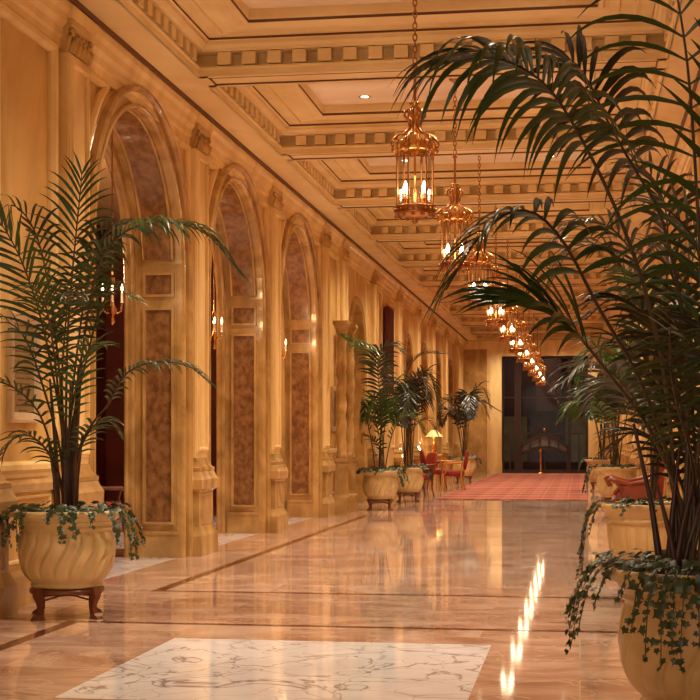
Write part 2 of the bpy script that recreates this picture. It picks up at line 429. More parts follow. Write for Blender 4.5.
# skirting and entablature running the length
m = MB()
def run_y(mm, prof, y0, y1, mi=0, sx=1, x=0):
    a = [(x+sx*p, y0, z) for p, z in prof]; b = [(x+sx*p, y1, z) for p, z in prof]
    mm.rings([a, b], mi, False, True)
SK = [(-.02,0),(.05,0),(.05,.24),(.03,.28),(.02,.34),(-.02,.34)]
for (y0, y1) in ((-3, 12.2), (15.7, 16.4), (19.8, 20.5), (23.9, 27.1), (29.5, 35.8), (38.0, 39.5), (41.7, 43.7), (45.8, 47.8), (49.9, YE)):
    run_y(m, SK, y0, y1, x=XW)
for (y0, y1) in ((10.3, 11.6), (24.6, 25.9)): run_y(m, [(-.02,.86),(.05,.88),(.06,.94),(.03,.98),(.02,1.04),(-.02,1.04)], y0, y1, x=XW)
m.build('skirting', M['jambf'], LW)
EN = [(-.02,4.54),(.03,4.54),(.035,4.62),(.055,4.64),(.06,4.70),(.10,4.74),(.11,4.80),(.14,4.84),(.145,4.885),(.145,4.90),(-.02,4.90)]
m = MB(); run_y(m, EN, -3, YE, x=XW)
for p in PIL:
    m.rings([[(XW+.155, p-.30, 4.78),(XW+.155, p+.30, 4.78),(XW+.02, p+.30, 4.78),(XW+.02, p-.30, 4.78)], [(XW+.16, p-.305, 4.82),(XW+.16, p+.305, 4.82),(XW+.02, p+.305, 4.82),(XW+.02, p-.305, 4.82)], [(XW+.175, p-.32, 4.87),(XW+.175, p+.32, 4.87),(XW+.02, p+.32, 4.87),(XW+.02, p-.32, 4.87)]], 0, False)
m.build('architrave', M['wall_l'], LW)
m = MB(); run_y(m, [(-.02,4.90),(.165,4.90),(.175,4.945),(-.02,4.945)], -3, YE, x=XW); m.build('painted_shadow_line', M['dark_brown'], LW)  # projecting dark strip; the shade of a cornice gap is put into its colour

# ---- pilasters
def stack(mm, secs, y, x, sx=1, mi=0):
    rs = []
    for z, hw, pj in secs: rs.append([(x+sx*pj, y-hw, z), (x+sx*pj, y+hw, z), (x-sx*.02, y+hw, z), (x-sx*.02, y-hw, z)])
    mm.rings(rs, mi, False, True)
def make_pilaster(parent, x, y, sx=1, mats=('jambf', 'wall_l')):
    m = MB()
    stack(m, [(0,.37,.20),(.22,.37,.20),(.27,.34,.175),(.32,.31,.155),(.70,.31,.155),(.715,.325,.165),(.74,.37,.20),(.84,.375,.205),(.88,.35,.185),(.93,.325,.165),(.94,.33,.17),(.97,.33,.17),(.985,.30,.145),(1.03,.275,.12),(1.08,.265,.105)], y, x, sx)
    bead(m, [(y-.19,.36),(y-.19,.66),(y+.19,.66),(y+.19,.36)], x+sx*.15, .5, True, sx)
    P = m.build('pilaster_pedestal', M[mats[0]], parent)
    m = MB()
    stack(m, [(1.06,.26,.10),(4.50,.26,.10)], y, x, sx)
    bead(m, [(y-.175,1.2),(y-.175,4.40),(y+.175,4.40),(y+.175,1.2)], x+sx*.10, 1.1, True, sx)
    stack(m, [(4.46,.27,.115),(4.50,.27,.115)], y, x, sx)
    S = m.build('pilaster_shaft', M[mats[1]], parent)
    m = MB()
    stack(m, [(4.50,.25,.095),(4.62,.255,.10),(4.68,.265,.11),(4.71,.27,.12)], y, x, sx)
    stack(m, [(4.71,.27,.125),(4.73,.28,.14),(4.80,.28,.14)], y, x, sx)
    rnd = random.Random(int(y*10))
    for k in range(5):                    # acanthus leaves
        yy = y-.20+k*.10
        pts = [(x+sx*.11, yy, 4.51), (x+sx*.125, yy, 4.56), (x+sx*.15, yy, 4.61), (x+sx*.16, yy, 4.59)]
        m.tube(pts, [.035,.04,.032,.015], 6)
        m.tube([(x+sx*.11, yy+.05, 4.57), (x+sx*.13, yy+.05, 4.63), (x+sx*.155, yy+.05, 4.66), (x+sx*.165, yy+.05, 4.64)], [.02,.028,.024,.012], 5) if k < 4 else None
    for sg in (-1, 1):                    # corner volutes
        c = Vector((x+sx*.135, y+sg*.225, 4.67)); pts = []
        for q in range(14):
            t = q*.62; rr = .035*(1-q/16)
            pts.append((c.x, c.y+sg*rr*math.cos(t), c.z+rr*math.sin(t)))
        m.tube(pts, .016, 5)
        m.tube([(x+sx*.08, y+sg*.24, 4.52), (x+sx*.10, y+sg*.245, 4.58), (x+sx*.12, y+sg*.25, 4.64)], [.022,.024,.016], 5)
    m.build('pilaster_capital', M['wall'], parent)
for p in PIL: make_pilaster(LW, XW, p)

# ---- twisted columns on a shared pedestal in front of the sixth pilaster
def twisted(x, y, label):
    T = thing('twisted_column', label, 'column', (x, y, 0), group='pair of twisted columns')
    m = MB(); 
    def sq(secs):
        m.rings([[(-h,-h,z),(h,-h,z),(h,h,z),(-h,h,z)] for z, h in secs], 0, False)
    sq([(0,.125),(.28,.125),(.32,.10),(.86,.10),(.90,.125),(.96,.125)]); m.build('pedestal', M['jambf'], T)
    m = MB()
    prof = [(.10,.96),(.11,1.0),(.085,1.04)]+[(.082, 1.05+i*.035) for i in range(58)]+[(.085,3.08),(.10,3.12),(.12,3.2)]
    m.lathe(prof, n=20, fn=lambda a, z: 1+(.13*math.cos(3*a-z*17) if 1.06 < z < 3.06 else 0)); m.build('shaft', M['jambf'], T)
    m = MB(); sq([(3.18,.10),(3.24,.13),(3.3,.13)]); m.build('capital', M['jambf'], T)
twisted(-4.03, 24.82, 'gilded twisted column on a square pedestal, left one of the pair by the leftmost far planter')
twisted(-4.03, 25.70, 'gilded twisted column on a square pedestal, right one of the pair, next to the planter')

# ---- wall plaques
def plaque(y0, y1, z0, z1, label, txt):
    P = thing('framed_plaque', label, 'plaque', (XW, (y0+y1)/2, z0), group='framed plaques on the left wall')
    h = (y1-y0)/2; H2 = z1-z0
    m = MB(); 
    path = [(-h,0),(-h,H2),(h,H2),(h,0)]
    sweep(m, path, 0, [(0,0),(0,.045),(-.02,.05),(-.07,.035),(-.08,.012),(-.08,0)], True); m.build('frame', M['frame'], P)
    m = MB(); m.box(0, .012, -h+.05, h-.05, .05, H2-.05); m.build('plate', M['plaque'], P)
    if txt:
        rnd = random.Random(3); m = MB()
        for k in range(15):
            zz = H2-.22-k*.042; w = (h-.15)*rnd.uniform(.55, 1)
            yy = -w
            while yy < w:
                l = rnd.uniform(.025, .07); m.box(.012, .0135, yy, min(yy+l, w), zz, zz+.014); yy += l+.014
        m.build('engraved_lines', M['ink'], P)
plaque(10.62, 11.24, 1.42, 2.27, 'pale framed brown plaque with lines of text on the wall behind the big left palm', True)
plaque(25.30, 25.84, 1.42, 2.2, 'dark narrow framed plaque on the pale bay left of the twisted columns', True)

# ---- right wall (mirror): windows set in plain bays between pilasters
RWL = sroot('wall_right'); XR = mir(XW)
m = MB(); quad(m, (XR,YE,0), (XR,-3,0), (XR,-3,5.5), (XR,YE,5.5)); m.build('wall_face', M['wall'], RWL)
m = MB(); run_y(m, SK, -3, YE, sx=-1, x=XR); m.build('skirting', M['jambf'], RWL)
m = MB(); run_y(m, EN, -3, YE, sx=-1, x=XR); m.build('architrave', M['wall_l'], RWL)
m = MB(); run_y(m, [(-.02,4.90),(.165,4.90),(.175,4.945),(-.02,4.945)], -3, YE, sx=-1, x=XR); m.build('painted_shadow_line', M['dark_brown'], RWL)  # same dark-coloured strip, painting in the gap's shadow on this side
for p in PIL[2:]: make_pilaster(RWL, XR, p, -1)
m = MB()
for a in (14.0, 18.1, 22.2, 28.3, 32.4, 36.5, 40.6, 44.7, 48.8):
    sweep(m, arch_path(a, 1.3, 3.0), XR, [(-.01,-.01),(-.01,.03),(.03,.055),(.14,.03),(.17,.05),(.2,0)], sx=-1)
m.build('archivolt', M['jambf'], RWL)
m = MB()
for a in (14.0, 18.1, 22.2, 28.3, 32.4, 36.5, 40.6, 44.7, 48.8):
    vs = [(XR-.012, y, z) for y, z in arch_path(a, 1.3, 3.0, .34)]; m.add(vs, [tuple(range(len(vs)))])
m.build('arched_panel', M['jamb'], RWL)

# ---- ceiling
CE = sroot('ceiling')
m = MB(); m.box(-11, 2.2, -3, YE+8, 5.5, 5.7); m.build('ceiling_slab', M['ceil'], CE)
XL, XRR = -3.80, mir(-3.80)
B0 = [6.2+BAY*k for k in range(12)]         # front faces of the cross beams: 6.2 10.3 14.4 ... 51.3
bw = .45
m = MB()
for sx, xa, xb in ((1, XW+.08, XL), (-1, XR-.08, XRR)):
    m.box(min(xa,xb), max(xa,xb), -3, YE, ZT, 5.0)
m.box(XL, XRR, -3, 6.2, 5.3, 5.5)
for sx, x in ((1, XL), (-1, XRR)): m.box(x-.10*sx, x-.16*sx, -3, YE, 4.99, 5.5)
m.build('perimeter_soffit', M['ceil'], CE)
for k, b in enumerate(B0):
    y0 = b+bw; y1 = (B0[k+1] if k+1 < len(B0) else YE-.1)
    m = MB()   # the beam itself
    m.box(XL, XRR, b, b+bw, ZT+.012, 5.03); m.box(XL, XRR, b+.10, b+bw-.10, 5.03, 5.45); m.box(XL, XRR, b, b+bw, 5.175, 5.45)
    for (p, q) in ((b, b+.075), (b+bw-.075, b+bw)): m.box(XL, XRR, p, q, ZT, ZT+.02)
    m.box(XL, XL+.09, b, b+bw, ZT, ZT+.02); m.box(XRR-.09, XRR, b, b+bw, ZT, ZT+.02)
    # thin dark fillet of the sunk soffit panel
    BM = m.build('cross_beam', M['ceil'], CE)
    m = MB()
    xa, xb, p, q = XL+.085, XRR-.085, b+.07, b+bw-.07
    for (u0,u1,w0,w1) in ((xa,xb,p,p+.014),(xa,xb,q-.014,q),(xa,xa+.014,p,q),(xb-.014,xb,p,q)): m.box(u0,u1,w0,w1, ZT-.003, ZT+.01)
    m.build('soffit_fillet', M['dark_brown'], BM)
    # coffer ring
    def rect(i, z): return [(XL+i, y0+i, z), (XRR-i, y0+i, z), (XRR-i, y1-i, z), (XL+i, y1-i, z)]
    P = [(-.01,ZT),(.012,ZT),(.012,5.0),(.028,5.01),(.028,5.03),(-.09,5.035),(-.09,5.172),(.05,5.175),(.055,5.19),(.09,5.20),(.12,5.225),(.125,5.26),(.15,5.265),(.15,5.285),(.30,5.285),(.30,5.262),(.325,5.262),(.335,5.285),(.46,5.285),(.47,5.262),(.50,5.262),(.56,5.285),(.60,5.285),(.62,5.27),(.66,5.275),(.68,5.31),(.68,5.40)]
    m = MB(); m.rings([rect(i, z)[::-1] for i, z in P], 0, False, False); CO = m.build('coffer_moulding', M['ceil'], CE)
    m = MB()
    for ii in (.152, .672): 
        a1, b1 = rect(ii, 5.262 if ii < .2 else 5.268), rect(ii+.012, 5.262 if ii < .2 else 5.268)
        zt = 5.284 if ii < .2 else 5.31
        m.rings([a1[::-1], [(p[0],p[1],zt) for p in rect(ii, zt)][::-1]], 0, False, False)
    m.build('dark_line', M['dark_brown'], CO)
    m = MB(); r = rect(.675, 5.395); m.add(r[::-1], [(0,1,2,3)]); m.build('coffer_panel', M['ceilp'], CO)
    # dentils
    m = MB(); sp = .255; dw = .135; dd = .045; z0, z1 = 5.045, 5.165
    nx = int((XRR-XL-.1)/sp); ox = ((XRR-XL)-(nx-1)*sp)/2
    for i in range(nx):
        x = XL+ox+i*sp
        m.box(x-dw/2, x+dw/2, y1-dd, y1+.088, z0, z1)
        if k: m.box(x-dw/2, x+dw/2, y0-.088, y0+dd, z0, z1)
    ny = int((y1-y0-.1)/sp); oy = ((y1-y0)-(ny-1)*sp)/2
    for i in range(ny):
        y = y0+oy+i*sp
        m.box(XL-.088, XL+dd, y-dw/2, y+dw/2, z0, z1); m.box(XRR-dd, XRR+.088, y-dw/2, y+dw/2, z0, z1)
    m.build('dentils', M['ceil'], CO)

# ---- far wall with its tall opening
WB = sroot('wall_back')
ox0, ox1, oz = -2.87, .30, 4.33
m = MB()
m.box(-4.4, ox0, YE, YE+.4, 0, 5.5); m.box(ox1, 1.5, YE, YE+.4, 0, 5.5); m.box(ox0, ox1, YE, YE+.4, oz, 5.5)
m.build('wall_face', M['jambf'], WB)
m = MB()
for x0, x1 in ((ox0-.45, ox0+.0), (ox1, ox1+.45)):
    m.box(x0, x1, YE-.10, YE+.3, 0, oz+.0); m.box(x0-.02, x1+.02, YE-.13, YE-.02, 0, .42)
m.box(ox0-.45, ox1+.45, YE-.10, YE+.3, oz, oz+.28)
m.box(ox0-.55, ox0-.45, YE-.05, YE+.1, 0, oz+.38); m.box(ox1+.45, ox1+.55, YE-.05, YE+.1, 0, oz+.38); m.box(ox0-.55, ox1+.55, YE-.05, YE+.1, oz+.28, oz+.38)
m.build('opening_casing', M['wall_l'], WB)
m = MB(); m.box(-4.3, XR, YE-.12, YE, 4.6, 4.9); m.box(-4.3, XR, YE-.18, YE, 4.82, 4.92); m.build('architrave', M['wall_l'], WB)
# glazed screen
WI = sroot('window_1')
def X(px): return (px-580)/F*YE*CC*1.0
def Z(py): return H-(py-438)/F*YE
m = MB(); yg = YE+.30
for a, b in ((502, 504), (514.5, 521), (568, 571), (586, 588)): m.box(X(a), X(b), yg-.06, yg+.06, 0, oz)
for a, b in ((434.5, 433), (398, 397)): m.box(ox0, ox1, yg-.05, yg+.05, Z(a), Z(b))
m.box(ox0, ox1, yg-.05, yg+.05, oz-.08, oz); m.box(ox0, ox1, yg-.05, yg+.05, 0, .12)
for px in (510, 544.7, 579): m.box(X(px)-.025, X(px)+.025, yg-.04, yg+.04, 0, Z(434) if px != 544.7 else Z(452))
m.build('screen_frame', M['dark'], WI)
m = MB(); m.box(ox0, ox1, yg-.01, yg+.01, .1, oz-.05); m.build('pane', M['wglass'], WI)
# porch pediment over the doors
PD = thing('door_canopy', 'dark timber arched canopy with pointed top over the glass doors at the far end', 'canopy', (X(544.7), YE+.1, 0))
m = MB(); w = X(568)-X(544.7)
outer = []; inner = []
for i in range(21):
    t = -1+i*.1
    zo = Z(453)+(Z(436)-Z(446))*0 + (Z(437)-Z(448))*(1-t*t) + (Z(434)-Z(437))*max(0, 1-abs(t)*6) + (Z(445.5)-Z(453))*1
    zi = Z(455.5)+(Z(449)-Z(455.5))*(1-t*t)
    outer.append((t*w, zo)); inner.append((t*w, zi))
def band(m, o, i, y0, y1):
    rs = [[(a[0], y0, a[1]), (a[0], y1, a[1]), (b[0], y1, b[1]), (b[0], y0, b[1])] for a, b in zip(o, i)]
    m.rings(rs, 0, False, True)
mid1 = [(a[0], a[1]-.15) for a in outer]; mid2 = [(b[0], b[1]+.12) for b in inner]
band(m, outer, mid1, -.08, .05); band(m, mid2, inner, -.08, .05)
for k in range(0, 21, 4): m.box(outer[k][0]-.03, outer[k][0]+.03, -.06, .04, inner[k][1], outer[k][1]-.02)
m.box(-w-.05, -w+.05, -.08, .05, 0, outer[0][1]); m.box(w-.05, w+.05, -.08, .05, 0, outer[-1][1])
m.build('canopy_frame', M['dark'], PD)
m = MB(); band(m, mid1, mid2, -.01, .01); m.build('glazing', plain('leaded_glass', (.16,.12,.11), .2), PD)
m = MB(); m.sphere((0,-.05,outer[10][1]+.06), .07); m.build('finial', M['brass'], PD)
# lobby beyond
LB = sroot('wall_beyond')
m = MB(); m.box(-6.5, 4.5, YE+7.6, YE+7.8, 0, 5.5); m.box(-6.6, -6.5, YE+.4, YE+7.8, 0, 5.5); m.box(4.5, 4.6, YE+.4, YE+7.8, 0, 5.5)
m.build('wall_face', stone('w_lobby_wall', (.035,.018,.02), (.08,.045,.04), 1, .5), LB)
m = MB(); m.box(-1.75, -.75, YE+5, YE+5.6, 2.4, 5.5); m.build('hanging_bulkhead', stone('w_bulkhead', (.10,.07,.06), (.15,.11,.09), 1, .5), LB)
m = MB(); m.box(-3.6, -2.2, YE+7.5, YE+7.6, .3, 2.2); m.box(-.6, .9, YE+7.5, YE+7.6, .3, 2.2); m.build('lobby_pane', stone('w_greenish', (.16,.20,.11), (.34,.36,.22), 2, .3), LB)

# ---- carpet
m = MB(); m.box(-3.02, .17, 30.9, 54.2, -.02, .012); o = m.build('carpet', M['carpet']); tag(o, 'red and orange plaid carpet on the marble floor at the far end of the hall', 'carpet')
# brass post at far end
P = thing('brass_stanchion', 'thin brass post standing on the carpet before the far glass doors', 'post', (X(541.8), 53.6, 0.012))
m = MB(); m.lathe([(.13,0),(.13,.02),(.05,.05),(.025,.08),(.025,.78),(.05,.8),(.05,.85),(.01,.9)], n=16); m.build('post', M['brass'], P)

# ---- lounge behind the arches
LR = sroot('wall_lounge')
m = MB(); m.box(-9.6, -9.4, 8, 28.5, 0, 5.5); m.box(-9.6, XB, 28.4, 28.6, 0, 5.5); m.box(-9.6, XB, 7.9, 8.05, 0, 5.5)
m.build('wall_face', M['redroom'], LR)
m = MB()
for y in (12, 16, 20, 24):
    sweep(m, arch_path(y, .9, 2.4), -9.4, [(0,0),(0,.06),(.12,.06),(.14,0)])
sweep(m, [( -6.9,0)], 0, [(0,0),(0,0),(0,0)]) if False else None
m.build('doorway_casing', M['dark'], LR)
def armchair(loc, rz, label, grp, fab='red', wood='wood', oval=False, k=1.0, cat='chair'):
    A = thing('armchair', label, cat, loc, rz, grp)
    m = MB(); sw, sd = .27*k, .25*k
    pr = [(.36,.92),(.40,1.0),(.46,1.0),(.49,.93),(.50,.7)]
    rs = []
    for z, s_ in pr: rs.append([(sw*s_*sg(math.cos(t))*abs(math.cos(t))**.5, sd*s_*sg(math.sin(t))*abs(math.sin(t))**.5, z*k) for t in [2*PI*q/24 for q in range(24)]])
    m.rings(rs, 0, True); m.build('seat', M[fab], A)
    m = MB()
    if oval:
        rs = []
        for dy, s_ in ((0,.8),(.02,1),(.05,1),(.07,.8)):
            rs.append([(.21*s_*math.cos(t), sd+dy+.12*(.22+.24*math.sin(t))*1, .76+.25*s_*math.sin(t)) for t in [2*PI*q/24 for q in range(24)]])
        m.rings([[ (x*k, y*k, z*k) for x,y,z in r] for r in rs], 0, True)
    else:
        rs = []
        for z, yo, hw, th in ((.44,.0,.9,.05),(.6,.02,.98,.06),(.8,.05,1,.055),(.92,.075,.92,.045),(.97,.085,.75,.02)):
            rs.append([(sw*hw*sg(math.cos(t))*abs(math.cos(t))**.35, sd+yo+th*math.sin(t), z*k) for t in [2*PI*q/20 for q in range(20)]])
        m.rings(rs, 0, True)
    m.build('backrest', M[fab], A)
    for sx_ in (-1, 1):
        m = MB(); x = sx_*(sw+.02)
        m.tube([(x, sd, .70*k), (x, .05, .68*k), (x, -sd*.7, .68*k), (x, -sd*.9, .65*k)], [.022,.024,.026,.02], 8)
        m.tube([(x, -sd*.65, .67*k), (x, -sd*.5, .55*k), (x, -sd*.7, .42*k)], .017, 6); m.build('armrest', M[wood], A)
        for sy_ in (-1, 1):
            m = MB(); y = sy_*(sd-.03)
            top = .42*k if sy_ < 0 else .72*k
            m.tube([(x*.95, y+(.03 if sy_ > 0 else 0), top), (x*.93, y, .40*k), (x*.9, y, .2*k), (x*.95, y+sy_*.04, 0)], [.022,.028,.018,.02], 8); m.build('leg', M[wood], A)
    return A
def sg(v): return 1 if v >= 0 else -1
armchair((-5.95, 17.6, 0), 2.5, 'red upholstered armchair in the dark lounge seen through the nearest arch', None)
# small twin-candle pendants hanging in the arches
def pendant(a, label):
    P = thing('candle_pendant', label, 'pendant lamp', (-4.57, a, 0), group='twin candle pendants hanging in the arches')
    m = MB(); m.tube([(0,0,4.48),(0,0,3.05)], .008, 6); m.lathe([(.01,4.40),(.05,4.42),(.05,4.46)], n=12); m.build('chain', M['copper'], P)
    m = MB(); m.lathe([(.006,2.42),(.03,2.45),(.012,2.5),(.05,2.56),(.02,2.62),(.012,2.8),(.03,2.86),(.01,2.92),(.008,3.06)], n=14)
    for q in range(4):
        c, s_ = math.cos(q*PI/2+.3), math.sin(q*PI/2+.3)
        m.tube([(0,0,2.58),(.05*c,.05*s_,2.53),(.09*c,.09*s_,2.56),(.095*c,.095*s_,2.64)], .008, 6)
    A = m.build('body', M['brass'], P)
    for q in range(4):
        c, s_ = .095*math.cos(q*PI/2+.3), .095*math.sin(q*PI/2+.3)
        m = MB(); m.lathe([(.02,2.64),(.012,2.65),(.011,2.74)], (c,s_,0), 8); m.build('candle', M['candle'], P)
        m = MB(); m.lathe([(.004,2.74),(.013,2.765),(.010,2.79),(.002,2.825)], (c,s_,0), 8); m.build('flame_bulb', M['bulb2'], P)
    l = bpy.data.lights.new('pendant_light', 'POINT'); l.energy = 8; l.color = (1,.62,.3); l.shadow_soft_size = .05
    lo = bpy.data.objects.new('pendant_light', l); col.objects.link(lo); lo.location = (0,0,2.95); lo.parent = P
for a, w_ in zip(ARCH, ('nearest', 'second', 'third')): pendant(a, 'small brass candle pendant hanging inside the %s arch of the left wall' % w_)

# ---- hanging lanterns
def make_lantern():
    T = thing('hanging_lantern', '', 'lantern'); AR = .112
    zb = 3.215
    R = .152
    m = MB()   # bottom gallery
    m.lathe([(.01,zb-.07),(.03,zb-.05),(.015,zb-.03),(.10,zb),(R+.015,zb+.005),(R+.025,zb+.02),(R+.01,zb+.03),(R+.02,zb+.065),(R+.03,zb+.075),(R,zb+.085),(R-.02,zb+.08),(R-.03,zb+.02),(.01,zb+.015)], n=28)
    for k in range(20):
        a = 2*PI*k/20; m.sphere(((R+.022)*math.cos(a), (R+.022)*math.sin(a), zb+.045), .014, 6, 4)
    for k in range(12):
        a = 2*PI*k/12; m.sphere(((R+.012)*math.cos(a), (R+.012)*math.sin(a), zb-.005), .018, 6, 4)
    m.build('bottom_gallery', M['copper'], T)
    m = MB(); m.lathe([(R-.008,zb+.08),(R-.008,zb+.56)], n=32, cap=False); m.build('glass_cylinder', M['lglass'], T)
    for k in range(6):
        a = 2*PI*k/6+.26; c, s_ = math.cos(a)*(R+.003), math.sin(a)*(R+.003)
        m = MB(); m.lathe([(.012,0),(.008,.03),(.009,.10),(.013,.12),(.008,.14),(.008,.40),(.013,.42),(.009,.44),(.012,.50)], (c,s_,zb+.075), 8)
        # scroll above each rib
        e = Vector((math.cos(a), math.sin(a), 0)); pts = []
        for q in range(16):
            t = -1.2+q*.42; rr = .045*(1-q*.035)
            pts.append(e*(R+.012+rr*math.cos(t)) + Vector((0,0,zb+.625+rr*math.sin(t))))
        m.tube(pts, [.012*(1-q*.04) for q in range(16)], 6)
        m.tube([e*(R+.03)+Vector((0,0,zb+.66)), e*(R-.01)+Vector((0,0,zb+.69)), e*(.09)+Vector((0,0,zb+.70)), e*.045+Vector((0,0,zb+.76)), e*.06+Vector((0,0,zb+.83)), e*.09+Vector((0,0,zb+.86)), e*.085+Vector((0,0,zb+.90)), e*.05+Vector((0,0,zb+.915)), e*.03+Vector((0,0,zb+.89))], [.014,.014,.013,.012,.011,.012,.011,.009,.007], 6)
        m.sphere((e.x*(R+.035), e.y*(R+.035), zb+.565), .02, 8, 5, sz=1.5)
        m.build('rib', M['copper'], T)
    m = MB()   # crown
    m.lathe([(R-.03,zb+.555),(R+.012,zb+.555),(R+.022,zb+.575),(R+.008,zb+.60),(R+.02,zb+.625),(R-.01,zb+.635),(R-.03,zb+.63),(R-.03,zb+.555)], n=28, cap=False)
    m.lathe([(.01,zb+.70),(.045,zb+.73),(.03,zb+.80),(.035,zb+.86),(.02,zb+.90),(.045,zb+.93),(.02,zb+.955),(.05,zb+.965),(.02,zb+.985)], n=24)
    for k in range(12):   # leaf festoon hanging below the crown
        a = 2*PI*(k+.5)/12; m.tube([((R+.018)*math.cos(a), (R+.018)*math.sin(a), zb+.60), ((R+.026)*math.cos(a), (R+.026)*math.sin(a), zb+.565), ((R+.012)*math.cos(a), (R+.012)*math.sin(a), zb+.53)], [.024,.022,.004], 6)
    m.build('crown', M['brass'], T)
    m = MB()   # rod and chain
    m.tube([(0,0,zb+.98),(0,0,zb+1.28)], .013, 8); m.lathe([(.012,zb+1.26),(.03,zb+1.28),(.012,zb+1.31)], n=10)
    z = zb+1.31; k = 0
    while z < 5.34:
        pts = []
        for q in range(11):
            t = 2*PI*q/10; u = .017*math.cos(t); w_ = .033*math.sin(t)
            pts.append((u, 0, z+.026+w_) if k % 2 == 0 else (0, u, z+.026+w_))
        m.tube(pts, .0058, 5, cap=False); z += .05; k += 1
    m.lathe([(.07,5.395),(.065,5.37),(.03,5.35),(.012,5.33)], n=16); m.build('chain', M['copper'], T)
    m = MB()   # candle cluster
    m.lathe([(.008,zb+.03),(.03,zb+.05),(.012,zb+.07),(.035,zb+.10),(.010,zb+.13),(.009,zb+.70)], n=12)
    for q in range(4):
        a = PI/4+q*PI/2+.1; c, s_ = math.cos(a), math.sin(a)
        m.tube([(0,0,zb+.09),(.05*c,.05*s_,zb+.065),(.10*c,.10*s_,zb+.085),(AR*c,AR*s_,zb+.12)], .008, 6)
        m.lathe([(.006,zb+.115),(.032,zb+.125),(.03,zb+.135)], (AR*c,AR*s_,0), 10)
    m.build('candelabrum', M['brass'], T)
    for q in range(4):
        a = PI/4+q*PI/2+.1; c, s_ = AR*math.cos(a), AR*math.sin(a)
        m = MB(); m.lathe([(.014,zb+.13),(.013,zb+.185)], (c,s_,0), 10); CA = m.build('candle', M['candle'], T)
        m = MB(); m.lathe([(.006,zb+.185),(.020,zb+.21),(.021,zb+.23),(.011,zb+.262),(.002,zb+.285)], (c,s_,0), 10); m.build('flame_bulb', M['bulb'], CA)
    l = bpy.data.lights.new('lantern_light', 'POINT'); l.energy = LANT; l.color = (1,.80,.55); l.shadow_soft_size = .13
    lo = bpy.data.objects.new('lantern_light', l); col.objects.link(lo); lo.location = (0,0,zb+.36); lo.parent = T
    return T
LANT = 1.5
ordn = ['nearest', 'second', 'third', 'fourth', 'fifth', 'sixth', 'seventh', 'eighth', 'ninth', 'tenth', 'farthest']
lan = None
for k in range(11):
    y = 12.6+BAY*k
    if lan is None: lan = make_lantern(); o = lan
    else: o = copy_tree(lan)
    o.location = (-1.405, y, 0)
    o['label'] = ('brass and glass candle lantern on a chain, %s of the row from the camera' % ordn[k]) if 0 < k < 10 else ('brass and glass candle lantern on a chain, %s the camera' % ('nearest to' if k == 0 else 'farthest from'))
    o['group'] = 'lanterns hanging along the hall'

# recessed downlights
dl = None
for k in range(1, 12):
    for j, x in enumerate((-2.55, -.42)):
        y = 4.75+BAY*k+.4
        if k == 11: y = 53.2
        if dl is None:
            dl = thing('recessed_downlight', '', 'ceiling light')
            m = MB(); m.lathe([(.045,5.392),(.075,5.388),(.085,5.394)], n=20, cap=False); m.build('trim_ring', M['frame'], dl)
            m = MB(); m.lathe([(.001,5.3925),(.046,5.3925)], n=20, cap=False); m.build('lens', M['down'], dl)
            l = bpy.data.lights.new('downlight', 'SPOT'); l.energy = 390; l.spot_size = 2.2; l.spot_blend = .8; l.color = (1,.83,.59); l.shadow_soft_size = .2
            lo = bpy.data.objects.new('downlight', l); col.objects.link(lo); lo.location = (0,0,5.375); lo.parent = dl; o = dl
        else: o = copy_tree(dl)
        o.location = (x, y, 0)
        o['label'] = 'small round recessed ceiling downlight, %s side, %s coffer from the camera' % (('left', 'right')[j], ordn[k-1] if k > 1 else 'nearest')
        o['group'] = 'recessed downlights in the coffers'

